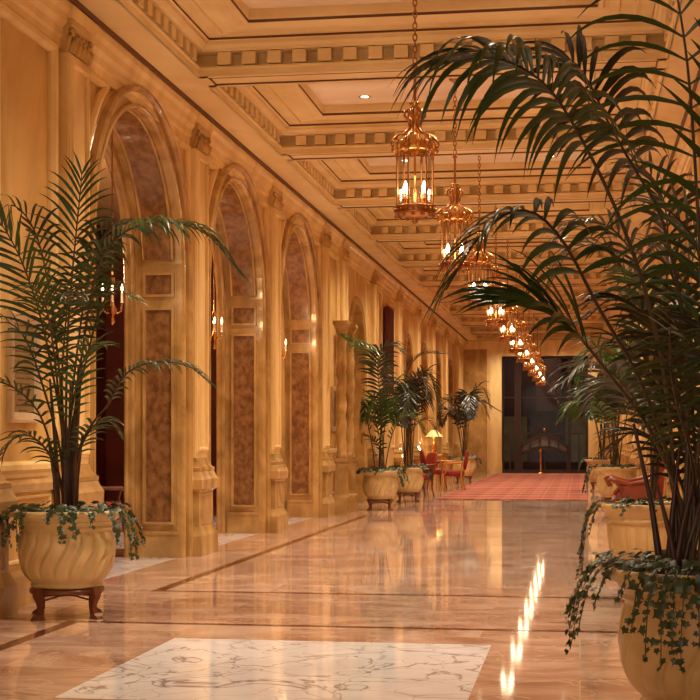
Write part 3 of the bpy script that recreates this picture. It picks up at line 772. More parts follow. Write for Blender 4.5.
# ------------------------------------------------------------------ potted palms
def catmull(P, n=40):
    P = [Vector(p) for p in P]; P = [P[0]*2-P[1]] + P + [P[-1]*2-P[-2]]
    out = []; segs = len(P)-3
    for i in range(n+1):
        t = i/n*segs; k = min(int(t), segs-1); t -= k
        a, b, c, d = P[k:k+4]
        out.append(.5*((2*b)+(c-a)*t+(2*a-5*b+4*c-d)*t*t+(3*b-a-3*c+d)*t**3))
    return out
def frond_mesh(path, seed=0, n=26, L=.42, start=.4, droop=1.0, w=.022, nrm=None, a0=65, a1=25, r0=.011, prof=None, segs=6, jit=1.0):
    """path: rachis points from the soil to the tip. leaflets in pairs from start to tip."""
    rnd = random.Random(seed); pts = catmull(path, 48)
    m = MB()
    m.tube(pts[::2], [r0*(1-.82*i/24)+.0012 for i in range(25)], 6, 0)
    # arc-length table
    S = [0]
    for i in range(48): S.append(S[-1]+(pts[i+1]-pts[i]).length)
    tot = S[-1]
    def at(s):
        s = max(0, min(s, tot-1e-6)); i = 0
        while S[i+1] < s: i += 1
        q = (s-S[i])/(S[i+1]-S[i]); return pts[i].lerp(pts[i+1], q), (pts[i+1]-pts[i]).normalized()
    up0 = Vector(nrm).normalized() if nrm is not None else Vector((0,0,1))
    for i in range(n):
        f = i/(n-1)
        s = tot*(start+(1-start)*(f**.92)*.985); B, T = at(s)
        U = up0 - T*up0.dot(T)
        if U.length < .15: U = T.orthogonal()
        U.normalize(); Sd = T.cross(U).normalized()
        if prof: Lf = prof(f)
        else: Lf = (.62+.38*math.sin(min(f/.45,1)*PI/2)) if f < .45 else 1-.60*((f-.45)/.55)**1.6
        for sgn in (-1, 1):
            a = math.radians(a0+(a1-a0)*f+rnd.uniform(-5,5)*jit)
            lift = .22+rnd.uniform(-.14,.14)*jit
            dr = (T*math.cos(a)+Sd*sgn*math.sin(a)+U*lift).normalized()
            l = L*Lf*rnd.uniform(.9,1.08); ww = w*(.75+.25*Lf)*rnd.uniform(.85,1.1)
            ds = l/segs; p = B.copy(); vs = []; d = dr.copy()
            g = droop*rnd.uniform(.75,1.25)
            tw = Sd*0
            for k in range(segs+1):
                u = k/segs
                side = d.cross(U); 
                if side.length < .05: side = d.orthogonal()
                side.normalize(); nn = side.cross(d).normalized()
                wk = ww*(min(1, .35+u*2.6))*(1-max(0,(u-.35)/.65)**1.7)
                if k == segs: wk = .0008
                vs += [p+side*wk+nn*wk*.35, p, p-side*wk+nn*wk*.35]
                p = p+d*ds
                d = (d+Vector((0,0,-1))*g*ds*(1.2+2.2*u)).normalized()
            fs = []
            for k in range(segs):
                o = 3*k; fs += [(o,o+1,o+4,o+3),(o+1,o+2,o+5,o+4)]
            m.add(vs, fs, 1, True)
    return m

def ivy_mesh(c, R, zr, vines, seed, leaf=.045, top=70, spread=.5):
    """trailing ivy: vines = list of (angle, length). c pot centre, R rim radius, zr rim height"""
    rnd = random.Random(seed); m = MB(); c = Vector(c)
    shape = [(0,0),(.35,-.28),(.55,.05),(.95,.0),(.62,.35),(1.0+.25,.5),(.62,.65),(.95,1.0),(.55,.95),(.35,1.28),(0,1.0)]
    # five-lobed leaf outline, stem at the origin, tip along +v
    out = [(0,0),(.28,-.16),(.50,.02),(.42,.22),(.72,.40),(.36,.58),(.14,.72),(0,1.08),(-.14,.72),(-.36,.58),(-.72,.40),(-.42,.22),(-.50,.02),(-.28,-.16)]
    def leafat(p, nv, dv, s):
        nv = nv.normalized(); dv = (dv-nv*dv.dot(nv)); dv = dv.normalized() if dv.length > 1e-3 else nv.orthogonal().normalized()
        sv = dv.cross(nv)
        vs = [p+sv*(u*s)+dv*(v*s)+nv*(-.22*s*abs(u)-.12*s*v*v) for u, v in out]
        cpt = p+dv*(.38*s)+nv*.05*s
        m.add(vs+[cpt], [(i, (i+1) % 14, 14) for i in range(14)], 1, True)
    for ang, ln in vines:
        a = ang; e = Vector((math.cos(a), math.sin(a), 0)); t = Vector((-e.y, e.x, 0))
        p = c+e*(R*.72)+Vector((0,0,zr+.02)); pts = [p.copy()]
        p = c+e*(R+.015)+Vector((0,0,zr+.03)); pts.append(p.copy())
        d = (e*.6+Vector((0,0,-.3))).normalized(); l = 0; side = rnd.uniform(-.5,.5)
        while l < ln:
            st = .035; side += rnd.uniform(-.35,.35); side *= .9
            d = (d+Vector((0,0,-1))*.33+t*side*.12+e*rnd.uniform(-.05,.10)).normalized()
            p = p+d*st; l += st
            rel = p-c; rad = math.hypot(rel.x, rel.y)
            if rad < R+.008:
                p = p+e*(R+.01-rad)
            pts.append(p.copy())
            for q in range(rnd.choice((1,2,2,3))):
                nv = (e+Vector((rnd.uniform(-.8,.8), rnd.uniform(-.8,.8), rnd.uniform(-.1,.9))))
                dv = Vector((rnd.uniform(-.8,.8), rnd.uniform(-.8,.8), -rnd.uniform(.2,1)))
                leafat(p+e*.012+t*rnd.uniform(-.02,.02), nv, dv, leaf*rnd.uniform(.55,1.15)*(1-.35*l/ln))
        m.tube(pts, .0028, 4, 0)
    for i in range(top):
        a = rnd.uniform(0, 2*PI); e = Vector((math.cos(a), math.sin(a), 0)); rr = R*rnd.uniform(.55, 1.08)
        p = c+e*rr+Vector((0,0,zr+rnd.uniform(.0,.065)))
        leafat(p, Vector((e.x*.5+rnd.uniform(-.5,.5), e.y*.5+rnd.uniform(-.5,.5), 1)), e+Vector((rnd.uniform(-.7,.7), rnd.uniform(-.7,.7), -.3)), leaf*rnd.uniform(.6,1.2))
    return m

def pot_mesh(style, k=1.0):
    m = MB()
    pr = [(.20,.215),(.245,.22),(.262,.235),(.25,.25),(.262,.262),(.30,.30),(.325,.345),(.342,.40),(.350,.46),(.349,.52),(.341,.57),(.330,.61),(.322,.635),(.330,.645),(.333,.655),(.325,.665),(.335,.69),(.365,.715),(.40,.735),(.412,.75),(.412,.768),(.40,.778),(.372,.775),(.36,.74),(.345,.70),(.30,.695)]
    if style == 1: pr = [(.20,.215),(.245,.22),(.262,.24),(.26,.26),(.30,.32),(.34,.40),(.352,.48),(.355,.55),(.356,.60),(.350,.625),(.375,.632),(.378,.65),(.362,.66),(.37,.69),(.39,.72),(.408,.735),(.415,.75),(.415,.768),(.40,.778),(.372,.775),(.36,.74),(.345,.70),(.30,.695)]
    # refine
    P = []
    for (a, b) in zip(pr, pr[1:]):
        nn = max(1, int(abs(b[1]-a[1])/.012))
        for i in range(nn): P.append((a[0]+(b[0]-a[0])*i/nn, a[1]+(b[1]-a[1])*i/nn))
    P.append(pr[-1])
    def fn(a, z):
        if style == 0:
            if .27 < z < .625:
                e = math.sin((z-.27)/.355*PI)**.6; ph = 18*a - 2.4*math.sin((z-.45)*13.0) - 3.0*(z-.45)
                return 1-.075*e*max(0, math.cos(ph))**3
        else:
            if .30 < z < .61:
                e = math.sin((z-.30)/.31*PI)**.5; return 1-.035*e*max(0, math.cos(26*a))**4
            if .625 < z < .65: return 1+.012*math.cos(60*a)
        return 1
    m.lathe([(r*k, z*k) for r, z in P], n=216, fn=lambda a, z: fn(a, z/k), cap=True)
    return m
POTM = {}
def potted_palm(loc, label, k=1.0, style=0, rot=0, group='potted palms along the hall', mat='pot'):
    T = thing('potted_palm', label, 'potted palm', loc, 0, group); rot = math.atan2(-loc[1], -loc[0])+PI/4
    if (style, mat) not in POTM:
        POTM[(style, mat)] = pot_mesh(style).build('planter', M[mat], T); o = POTM[(style, mat)]
    else:
        o = POTM[(style, mat)].copy(); col.objects.link(o); o.parent = T
    o.scale = (k,k,k)
    m = MB(); m.lathe([(.02*k,.726*k),(.18*k,.732*k),(.33*k,.725*k),(.352*k,.70*k)], n=24); m.build('soil', M['soil'], T)
    m = MB(); m.lathe([(.17*k,.175*k),(.262*k,.175*k),(.27*k,.19*k),(.265*k,.214*k),(.17*k,.214*k)], n=40)
    for q in range(2):
        a = rot+q*PI/2; c, s_ = math.cos(a)*.25*k, math.sin(a)*.25*k
        m.tube([(c,s_,.13*k),(c*.3,s_*.3,.155*k),(-c*.3,-s_*.3,.155*k),(-c,-s_,.13*k)], .007*k, 6)
    ST = m.build('stand', M['wood'], T)
    for q in range(4):
        a = rot+q*PI/2; e = Vector((math.cos(a), math.sin(a), 0)); t = Vector((-e.y, e.x, 0)); rs = []
        for z, r, hw, th in ((.225,.275,.034,.020),(.20,.283,.036,.026),(.165,.284,.030,.025),(.12,.268,.022,.02),(.075,.258,.018,.017),(.04,.268,.022,.02),(.02,.292,.030,.028),(.0,.30,.032,.034)):
            p = e*r*k+Vector((0,0,z*k)); rs.append([p+t*hw*k+e*th*k, p-t*hw*k+e*th*k, p-t*hw*k-e*th*k, p+t*hw*k-e*th*k])
        m = MB(); m.rings(rs, 0, False); m.build('leg', M['wood'], ST)
    return T
def add_frond(T, path, leaf='leaf', **kw):
    fm = frond_mesh(path, **kw); X0 = T.location.x; lo_, hi_ = (-3.86 if 24 < T.location.y < 28 else -4.06)-X0, 1.06-X0
    fm.v = [(min(max(p[0], lo_), hi_), p[1], p[2]) for p in fm.v]
    o = fm.build('frond', [M['stem'], M[leaf]], T)
    return o
def add_ivy(T, k, vines, seed, **kw):
    m = ivy_mesh((0,0,0), .412*k, .765*k, vines, seed, **kw); lo_ = -4.12-T.location.x; m.v = [(max(p[0], lo_), p[1], p[2]) for p in m.v]; return m.build('ivy', [M['stem'], M['ivy']], T)

def traced(T, base, pts, leaf='leaf', off=(0,0), **kw):
    """pts: photo places with depth; the path starts in the soil of T's pot"""
    loc = Vector(T.location)
    P = [Vector((off[0], off[1], .70*kw.pop('k', 1.0)))] + [W(*p)-loc for p in pts]
    return add_frond(T, P, leaf, **kw)
def auto_palm(T, n, hgt, spread, seed, k=1.0, leaf='leaf', L=.45, n_l=18, clampx=None, w=.024):
    rnd = random.Random(seed); loc = Vector(T.location)
    for i in range(n):
        a = 2*PI*i/n*1.618*2+rnd.uniform(-.3,.3); f = rnd.uniform(.45,1.0) if i else 1
        e = Vector((math.cos(a), math.sin(a), 0)); hh = hgt*(.55+.45*f)*rnd.uniform(.9,1.05); sp = spread*(1.25-.6*f)
        b = Vector((rnd.uniform(-.08,.08), rnd.uniform(-.08,.08), .70*k)); rise = hh-b.z
        P = [b, b+e*sp*.10+Vector((0,0,rise*.4)), b+e*sp*.28+Vector((0,0,rise*.78)), b+e*sp*.58+Vector((0,0,rise*.97)), b+e*sp*.88+Vector((0,0,rise*.88)), b+e*sp*1.05+Vector((0,0,rise*.70))]
        if clampx:
            Q = []
            for p in P:
                x = max(clampx[0]-loc.x, min(clampx[1]-loc.x, p.x)); Q.append(Vector((x, p.y, p.z)))
            P = Q
        add_frond(T, P, leaf if rnd.random() < .7 else ('leafb' if leaf == 'leaf' else 'leafd'), seed=seed*31+i, n=n_l, L=L*rnd.uniform(.85,1.1), start=rnd.uniform(.40,.5), droop=1.1, w=w, segs=5)

# --- big left palm
pl = W(67, 438, 10.72); pl.z = 0
L1 = potted_palm((pl.x, pl.y, 0), 'tall potted palm in a big cream planter beside the nearest arch on the left', rot=.83)
D = 10.72
LF = [
 ([(66,430,D),(68,330,D-.1),(75,245,D-.2),(80,195,D-.25),(82,172,D-.25)], dict(n=23, L=.44, start=.52, droop=1.5, nrm=(.2,-1,0), a0=70, a1=24, w=.012)),
 ([(73,430,D),(84,340,D-.2),(98,268,D-.3),(122,234,D-.35),(160,222,D-.4),(205,233,D-.4),(240,273,D-.4)], dict(n=38, L=.36, start=.50, droop=3.4, w=.017, a0=62, a1=14)),
 ([(72,470,D),(88,430,D-.1),(108,405,D-.2),(126,374,D-.25),(155,362,D-.3),(188,366,D-.3),(212,385,D-.3)], dict(n=28, L=.23, start=.52, droop=4.0, w=.012, a0=62)),
 ([(62,430,D),(52,370,D-.3),(40,315,D-.4),(22,262,D-.5),(2,225,D-.55),(-18,205,D-.6)], dict(n=24, L=.42, start=.40, droop=1.0, w=.0125, nrm=(-.2,-1,.2))),
 ([(60,450,D),(44,390,D-.2),(26,340,D-.3),(5,322,D-.35),(-20,335,D-.4)], dict(n=12, L=.34, start=.5, droop=2.4, w=.013)),
 ([(60,480,D),(48,452,D-.25),(30,436,D-.4),(12,440,D-.5),(2,458,D-.5)], dict(n=16, L=.24, start=.42, droop=3.5, w=.013)),
 ([(74,480,D),(82,445,D-.1),(96,424,D-.2),(110,422,D-.2),(120,436,D-.2)], dict(n=14, L=.20, start=.5, droop=3.5, w=.012)),
 ([(70,440,D),(84,370,D+.1),(100,310,D+.1),(116,290,D+.1),(134,300,D)], dict(n=18, L=.30, start=.5, droop=2.0, w=.013, leaf='leafb')),
 ([(64,430,D),(56,340,D+.1),(44,262,D+.1),(30,222,D),(10,205,D-.1),(-8,225,D-.1)], dict(n=22, L=.34, start=.52, droop=2.2, w=.014, leaf='leafd')),
 ([(70,420,D),(80,330,D+.1),(90,270,D),(106,232,D-.1),(128,222,D-.2)], dict(n=20, L=.34, start=.58, droop=2.4, w=.014, leaf='leafd')),
 ([(64,440,D),(62,380,D-.2),(66,320,D-.5),(70,290,D-.8),(74,300,D-1.1)], dict(n=18, L=.30, start=.5, droop=2.4, w=.013, leaf='leafd')),
 ([(66,460,D),(72,410,D-.1),(80,370,D-.2),(92,346,D-.3),(108,346,D-.4)], dict(n=16, L=.26, start=.5, droop=2.0, w=.012, leaf='leafb')),
 ([(60,480,D),(52,450,D-.1),(40,415,D-.2),(20,392,D-.3),(-2,382,D-.4),(-15,392,D-.4)], dict(n=12, L=.20, start=.55, droop=2, w=.012)),
 ([(63,440,D),(56,370,D-.3),(48,315,D-.6),(36,288,D-.9),(18,290,D-1.1)], dict(n=16, L=.28, start=.52, droop=2.2, w=.012)),
]
for i, (p_, kw_) in enumerate(LF): traced(L1, 0, p_, seed=i+1, **kw_)
# bare stems rising from the pot
m = MB(); rnd = random.Random(5)
for q in range(9):
    a = rnd.uniform(0, 6.28); r = rnd.uniform(.0,.09); x, y = r*math.cos(a), r*math.sin(a); t = rnd.uniform(.55,1.15)
    m.tube([(x,y,.70),(x*1.3,y*1.3,.70+t*.5),(x*2.0,y*2.0,.70+t)], [.022,.016,.009], 8)
m.build('stem', stone('stem_red', (.035,.012,.009), (.10,.035,.02), 8, .45), L1)
add_ivy(L1, 1.0, [(-3.0,.30),(-2.8,.26),(-2.6,.24),(-2.35,.12),(-2.05,.26),(-1.9,.2),(-1.5,.1),(-1.3,.22),(-1.15,.2),(-.9,.12),(-.5,.28),(-.3,.36),(-.1,.36),(.1,.3),(3.0,.34),(2.6,.3)], 4, leaf=.05, top=220)

# --- left palms further down the hall
for (px, d, k, lab, sd, hh, lf) in ((380, 26.5, .92, 'potted palm in a cream fluted planter, front one of the pair by the twisted columns', 21, 2.75, 'leaf'),
                          (408, 29.9, .90, 'potted palm behind the first far left planter, next to the red armchair', 22, 2.75, 'leafd'),
                          (464, 42.5, .95, 'small potted palm by the left wall beside the far end of the carpet', 23, 2.5, 'leafd')):
    p = W(px, 438, d); T = potted_palm((p.x, p.y, 0), lab, k=k, rot=.5)
    if sd == 21:
        traced(T, 0, [(381,420,d),(383,385,d-.1),(372,358,d-.7),(356,344,d-1.7),(339,335,d-2.6)], seed=31, n=28, L=.52, start=.42, droop=1.7, w=.028, leaf='leafb', k=k)
        traced(T, 0, [(381,430,d),(380,400,d-.4),(378,370,d-.8),(380,352,d-1),(392,345,d-1.1),(402,352,d-1.2)], seed=32, n=20, L=.45, start=.5, droop=1.5, w=.028, leaf='leafd', k=k)
        traced(T, 0, [(380,450,d),(374,440,d-.1),(364,436,d-.2),(354,442,d-.2)], seed=33, n=14, L=.3, start=.4, droop=2, w=.02, k=k)
        auto_palm(T, 6, 2.35, .75, sd, k, 'leaf', .42, 18, (-4.0, -2.6))
    elif sd == 22:
        traced(T, 0, [(406,420,d),(405,385,d),(411,365,d),(424,354,d),(444,354,d)], seed=34, n=22, L=.40, start=.5, droop=1.2, w=.024, leaf='leafd', k=k)
        traced(T, 0, [(407,420,d),(410,390,d),(420,372,d),(430,376,d),(436,388,d)], seed=35, n=18, L=.35, start=.5, droop=1.4, w=.024, leaf='leafd', k=k)
        traced(T, 0, [(408,445,d),(416,425,d),(428,420,d),(438,436,d)], seed=36, n=16, L=.30, start=.4, droop=1.8, w=.022, leaf='leafd', k=k)
        auto_palm(T, 9, 2.7, .8, sd, k, 'leafd', .45, 18, (-4.0, -2.7))
    else:
        traced(T, 0, [(465,430,d),(468,408,d),(480,401,d),(499,411,d)], seed=37, n=18, L=.4, start=.45, droop=1.5, w=.03, leaf='leafd', k=k)
        traced(T, 0, [(463,430,d),(458,408,d),(450,398,d),(444,400,d)], seed=38, n=18, L=.4, start=.45, droop=1.5, w=.03, leaf='leafd', k=k)
        auto_palm(T, 8, 2.75, 1.0, sd, k, 'leafd', .5, 16, (-4.0, -2.2), w=.032)
    add_ivy(T, k, [(-2.6,.12),(-1.6,.1),(-.6,.3),(-.3,.2),(.2,.25),(2.9,.1)], sd, leaf=.07, top=110)

# --- right palms, from far to near
def rp(px, d, label, k=1.0, style=0, mat='pot', rot=.4):
    p = W(px, 438, d); return potted_palm((p.x, p.y, 0), label, k=k, style=style, mat=mat, rot=rot)
R4 = rp(601, 36.0, 'potted palm farthest down the right side, mostly hidden by nearer leaves')
auto_palm(R4, 9, 3.0, .9, 44, 1.0, 'leaf', .55, 18, (-.9, 1.05), w=.03)
add_ivy(R4, 1.0, [(-2.8,.3),(3.0,.35)], 44, leaf=.06, top=80)
R3 = rp(616, 26.7, 'potted palm in a cream planter, third from the camera on the right side')
auto_palm(R3, 11, 3.1, .95, 43, 1.0, 'leafb', .5, 20, (-.7, 1.05), w=.028)
d = 26.7
traced(R3, 0, [(612,440,d),(604,415,d-.2),(590,404,d-.4),(572,405,d-.5),(560,420,d-.5)], seed=50, n=20, L=.45, start=.4, droop=1.6, w=.026, leaf='leafb')
add_ivy(R3, 1.0, [(-2.8,.5),(3.0,.55),(3.2,.4)], 43, leaf=.06, top=110)
R2 = rp(652, 11.8, 'potted palm in an ochre planter with beaded rim, second on the right side', style=1, mat='pot2')
d = 11.8
R2F = [([(650,420,d),(640,330,d),(622,270,d),(596,245,d),(566,256,d),(548,290,d)], 'leafd', .50, 1.9),
       ([(655,420,d),(650,330,d-.2),(636,262,d-.4),(610,228,d-.5),(576,222,d-.6),(552,244,d-.6)], 'leafd', .48, 1.8),
       ([(660,420,d),(664,320,d),(668,240,d),(660,190,d-.1),(636,165,d-.2),(610,176,d-.2)], 'leafd', .50, 1.6),
       ([(665,420,d),(680,330,d),(692,262,d),(708,225,d),(730,215,d)], 'leafd', .50, 1.6),
       ([(655,450,d),(634,400,d-.3),(610,372,d-.5),(584,366,d-.7),(562,384,d-.8)], 'leafd', .42, 1.7),
       ([(662,450,d),(676,400,d-.2),(690,350,d-.4),(706,330,d-.5)], 'leafd', .42, 1.6),
       ([(655,440,d),(648,370,d-.3),(650,310,d-.6),(640,280,d-.9),(622,272,d-1.2)], 'leaf', .42, 1.5),
       ([(658,440,d),(664,380,d+.3),(676,320,d+.5),(690,300,d+.6)], 'leafd', .42, 1.5),
       ([(655,450,d),(642,410,d+.2),(622,385,d+.4),(600,390,d+.5),(586,410,d+.5)], 'leafd', .38, 1.6)]
for i, (pp, lf, LL, dr) in enumerate(R2F): traced(R2, 0, pp, seed=60+i, n=24, L=LL, start=.42, droop=dr, w=.019, leaf=lf)
add_ivy(R2, 1.0, [(-3.1,.62),(3.05,.66),(2.9,.60),(-2.9,.5),(-2.7,.25),(-1.6,.08),(-2.1,.1)], 8, leaf=.042, top=120)
# nearest
R1 = rp(706, 5.95, 'large potted palm with arching fronds nearest the camera at the right edge', style=0, mat='pot2', rot=.2)
d = 5.95
R1F = [
 dict(p=[(668,400,d),(645,290,d-.05),(614,205,d-.1),(582,140,d-.15),(552,92,d-.2),(522,68,d-.25),(492,58,d-.3),(465,60,d-.3)], L=.54, n=24, droop=2.5, start=.74, leaf='leaf', w=.017, a0=84, a1=12, segs=8, prof=lambda f: .78+.22*math.sin(f*PI)-.05*f),
 dict(p=[(688,400,d),(680,300,d+.1),(660,215,d+.1),(632,165,d+.1),(606,118,d+.05),(590,84,d),(572,62,d-.05)], L=.44, n=14, droop=2.6, start=.76, leaf='leafd', w=.016, segs=8, a0=80, prof=lambda f: .8+.2*math.sin(f*PI)-.15*f),
 dict(p=[(706,420,d),(702,300,d-.1),(696,180,d-.2),(688,70,d-.2),(676,-10,d-.2),(660,-80,d-.2)], L=.62, n=15, droop=1.5, start=.48, leaf='leaf', w=.0115, nrm=(.1,-1,.3), a0=84, a1=40, segs=8),
 dict(p=[(672,470,d),(640,380,d-.1),(600,310,d-.2),(566,246,d-.3),(536,214,d-.35),(505,214,d-.4),(474,244,d-.45),(446,290,d-.45)], L=.36, n=18, droop=2.6, start=.62, leaf='leaf', w=.015, a0=75, a1=22, segs=8, prof=lambda f: 1-.45*f),
 dict(p=[(680,500,d),(650,430,d-.05),(612,378,d-.1),(582,340,d-.15),(562,322,d-.2),(545,312,d-.2),(528,308,d-.2)], L=.44, n=15, droop=1.3, start=.78, leaf='leaf', w=.016, nrm=(.1,-.6,.8), a0=36, a1=4, segs=8, prof=lambda f: 1-.2*f),
 dict(p=[(690,470,d),(680,400,d+.1),(660,340,d+.2),(640,310,d+.3),(610,300,d+.35),(585,320,d+.35)], L=.33, n=18, droop=2.4, start=.5, leaf='leafd', w=.014),
 dict(p=[(700,430,d),(706,330,d+.1),(700,260,d+.2),(684,225,d+.2),(655,205,d+.2),(625,218,d+.2)], L=.36, n=16, droop=2.4, start=.55, leaf='leaf', w=.014),
 dict(p=[(716,430,d),(735,330,d),(742,250,d),(742,180,d-.1),(736,120,d-.2),(725,60,d-.3)], L=.64, n=11, droop=.35, start=.42, leaf='leaf', w=.0165, segs=8, nrm=(.1,-1,.2), a0=50, a1=25),
 dict(p=[(696,500,d),(690,450,d-.3),(676,400,d-.5),(670,350,d-.7),(672,318,d-.9)], L=.30, n=16, droop=1.6, start=.5, leaf='leaf', w=.012, nrm=(0,-1,.3)),
 dict(p=[(705,500,d),(716,440,d-.2),(724,380,d-.3),(716,340,d-.4),(700,330,d-.5)], L=.32, n=16, droop=2, start=.5, leaf='leafd', w=.012),
 dict(p=[(700,500,d),(694,440,d+.2),(690,360,d+.3),(680,300,d+.4),(664,262,d+.4),(640,255,d+.4)], L=.36, n=18, droop=2.4, start=.5, leaf='leafd', w=.014),
 dict(p=[(690,520,d),(676,470,d+.1),(655,440,d+.2),(632,432,d+.3),(612,448,d+.35)], L=.24, n=16, droop=2.6, start=.45, leaf='leafd', w=.012),
 dict(p=[(700,520,d),(706,470,d+.1),(700,430,d+.2),(686,410,d+.3),(668,418,d+.4)], L=.28, n=16, droop=2.6, start=.45, leaf='leafd', w=.013),
 dict(p=[(692,480,d),(672,410,d+.2),(640,360,d+.3),(612,345,d+.4),(585,362,d+.4)], L=.28, n=16, droop=2.4, start=.5, leaf='leaf', w=.013),
]
for i, q in enumerate(R1F):
    kw = {k_: v for k_, v in q.items() if k_ not in ('p', 'leaf')}
    P = [(676, 560, d)] + q['p']
    loc = Vector(R1.location)
    pth = [W(678+ (i % 5)*5, 575, d)-loc] + [W(*z)-loc for z in q['p']]
    add_frond(R1, pth, q['leaf'], seed=80+i, r0=.009, **kw)
m = MB(); rnd = random.Random(9)
for q in range(8):
    x, y = -.10+rnd.uniform(-.07,.07), rnd.uniform(-.08,.08); t = rnd.uniform(.3,.7); lx = rnd.uniform(-.14,.12)
    m.tube([(x,y,.70),(x+lx*.4,y,.70+t*.5),(x+lx,y,.70+t)], [.018,.011,.006], 8)
m.build('stem', plain('stem_dark', (.045,.014,.01), .45), R1)
add_ivy(R1, 1.0, [(-3.1,.30),(-2.95,.36),(-2.8,.30),(3.0,.25),(-2.6,.16),(-2.35,.12),(-2.2,.22),(-2.1,.34),(-2.0,.38),(-1.9,.30),(-1.8,.36),(-1.7,.28),(-1.5,.2),(-1.3,.2)], 12, leaf=.044, top=380)

# ------------------------------------------------------------------ furniture
def at_floor(px, d): p = W(px, 438, d); p.z = 0; return p
p = at_floor(424, 33.0); p.x -= .12; armchair(p, -1.1, 'armchair with bright red seat beside the second far left planter', None, oval=False)
p = at_floor(434.5, 38.1); armchair(p, 1.9, 'armchair with red oval back facing the small table by the lamp', None, oval=True)
p = at_floor(453.5, 36.3); armchair(p, -1.6, 'gilded armchair with a reddish seat on the carpet side of the small table', None, wood='gold', oval=True)
# small round table between
p = at_floor(445.5, 37.3); T = thing('side_table', 'small gilded round table between the oval back chair and the gilded chair', 'table', p)
m = MB(); m.lathe([(.01,.70),(.26,.70),(.27,.715),(.26,.73),(.01,.735)], n=28); m.build('tabletop', M['gold'], T)
for q in range(3):
    e = Vector((math.cos(q*2.09), math.sin(q*2.09), 0)); m = MB()
    m.tube([e*.2+Vector((0,0,.70)), e*.15+Vector((0,0,.5)), e*.10+Vector((0,0,.3)), e*.17+Vector((0,0,.1)), e*.22], [.02,.016,.014,.015,.018], 8); m.build('leg', M['gold'], T)
# console with lamp against the left wall
T = thing('console_table', 'gilded console table against the left wall under the lit lamp', 'table', (-3.98, 40.4, 0))
m = MB(); m.box(-.2,.2,-.6,.6,.80,.84); m.box(-.17,.17,-.56,.56,.70,.80); m.build('tabletop', M['gold'], T)
for sx_ in (-1,1):
    for sy_ in (-1,1):
        m = MB(); m.tube([(sx_*.15,sy_*.52,.72),(sx_*.17,sy_*.54,.55),(sx_*.12,sy_*.5,.25),(sx_*.16,sy_*.53,0)], [.03,.032,.018,.024], 8); m.build('leg', M['gold'], T)
T = thing('table_lamp', 'brass table lamp with a lit cone shade on the console by the left wall', 'lamp', (-3.98, 40.4, .84))
m = MB(); m.lathe([(.09,0),(.09,.02),(.03,.05),(.06,.14),(.07,.22),(.03,.32),(.015,.36),(.012,.56)], n=18); m.build('lamp_base', M['brass'], T)
m = MB(); m.lathe([(.25,.50),(.07,.68)], n=28, cap=False); m.build('lamp_shade', M['shade'], T)
l = bpy.data.lights.new('lamp_bulb', 'POINT'); l.energy = 25; l.color = (1,.72,.38); l.shadow_soft_size = .06
lo = bpy.data.objects.new('lamp_bulb', l); col.objects.link(lo); lo.location = (0,0,.40); lo.parent = T
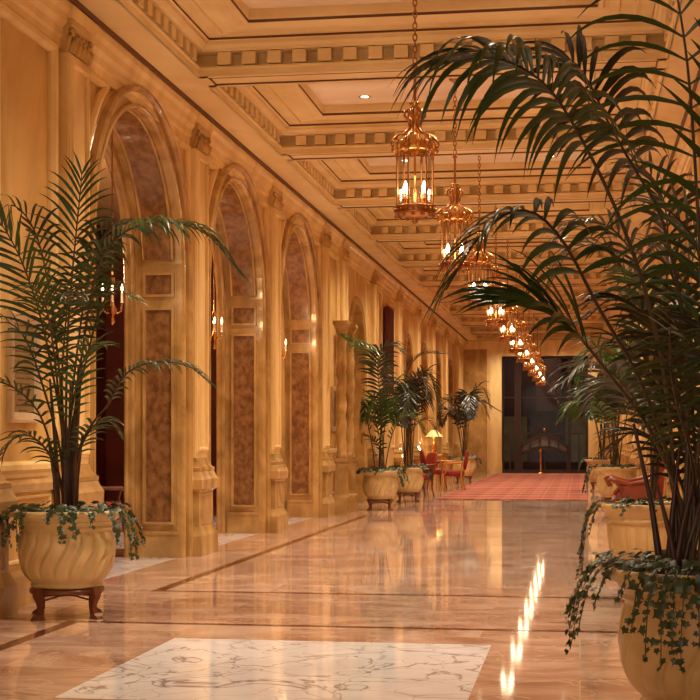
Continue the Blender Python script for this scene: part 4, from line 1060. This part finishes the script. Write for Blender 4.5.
# red settee at the right wall behind the second planter, seen from its end
T = thing('settee', 'red settee with a carved gilt scroll arm against the right wall, behind the second planter', 'sofa', (1.0, 21.3, 0))
m = MB(); m.box(-.55,.05,-.75,.75,.32,.46); m.build('seat', M['red'], T)
m = MB(); m.rings([[(x,-.75,z) for x,z in ((.0,.40),(.12,.40),(.16,1.15),(.08,1.15))],[(x,.75,z) for x,z in ((.0,.40),(.12,.40),(.16,1.15),(.08,1.15))]],0,False); m.build('backrest', M['red'], T)
rw = plain('carved_red_wood', (.24,.045,.015), .35)
for sy_ in (-1,1):
    m = MB(); y = sy_*.74
    m.tube([(.08,y,.78),(-.12,y,.70),(-.32,y,.66),(-.50,y,.70),(-.58,y,.74),(-.62,y,.70),(-.60,y,.65),(-.56,y,.66)], [.03,.035,.035,.04,.04,.04,.035,.025], 8)
    m.tube([(-.5,y,.68),(-.42,y,.58),(-.48,y,.5),(-.52,y,.42)], [.03,.03,.03,.03], 8)
    m.box(-.45,.0,y-.02,y+.02,.44,.64); m.build('armrest', rw, T)
    for x in (-.5, .08):
        m = MB(); m.tube([(x,y*.95,.34),(x,y*.95,.2),(x*1.04,y*.97,0)], [.035,.022,.028], 8); m.build('leg', rw, T)
# red hanging on the left wall
T = thing('wall_curtain', 'long dark red velvet hanging on the left wall above the far left palms', 'curtain', (XW+.05, 32.7, 0))
m = MB(); n = 48; a_ = []; b_ = []
for i in range(n+1):
    y = -.6+1.2*i/n; x = .035*math.sin(i*1.05)+.04
    a_.append((x, y, 2.3)); b_.append((x, y, 4.2))
bk = [(-.0, .6, 2.3), (-.0, -.6, 2.3)]
m.rings([a_+bk, b_+[(p[0], p[1], 4.2) for p in bk]], 0, False, True); m.build('velvet', M['redvelvet'], T)
m = MB(); m.tube([(.05,-.68,4.24),(.05,.68,4.24)], .025, 8); m.build('rod', M['brass'], T)

# ------------------------------------------------------------------ light and camera
w = bpy.data.worlds.new('world'); scene.world = w; w.use_nodes = True
bg = w.node_tree.nodes['Background']; bg.inputs[0].default_value = (1,.84,.64,1); bg.inputs[1].default_value = 1.05
l = bpy.data.lights.new('lounge_light', 'POINT'); l.energy = 170; l.color = (1,.5,.25); l.shadow_soft_size = .15
lo = bpy.data.objects.new('lounge_light', l); col.objects.link(lo); lo.location = (-7.4, 19, 3.6)
l = bpy.data.lights.new('lobby_light', 'POINT'); l.energy = 110; l.color = (1,.8,.65); l.shadow_soft_size = .2
lo = bpy.data.objects.new('lobby_light', l); col.objects.link(lo); lo.location = (-2.5, YE+3.5, 4.8)

cam = bpy.data.cameras.new('camera'); co = bpy.data.objects.new('camera', cam); scene.collection.objects.link(co)
co.location = (0, 0, H); co.rotation_euler = (PI/2, 0, TH)
cam.sensor_width = 36; cam.lens = 36*F/700; cam.shift_y = (438-350)/700; cam.clip_end = 200
scene.camera = co
vs = scene.view_settings; vs.view_transform = 'Standard'; vs.look = 'None'; vs.gamma = 1; vs.use_curve_mapping = False
vs.exposure = 0.78
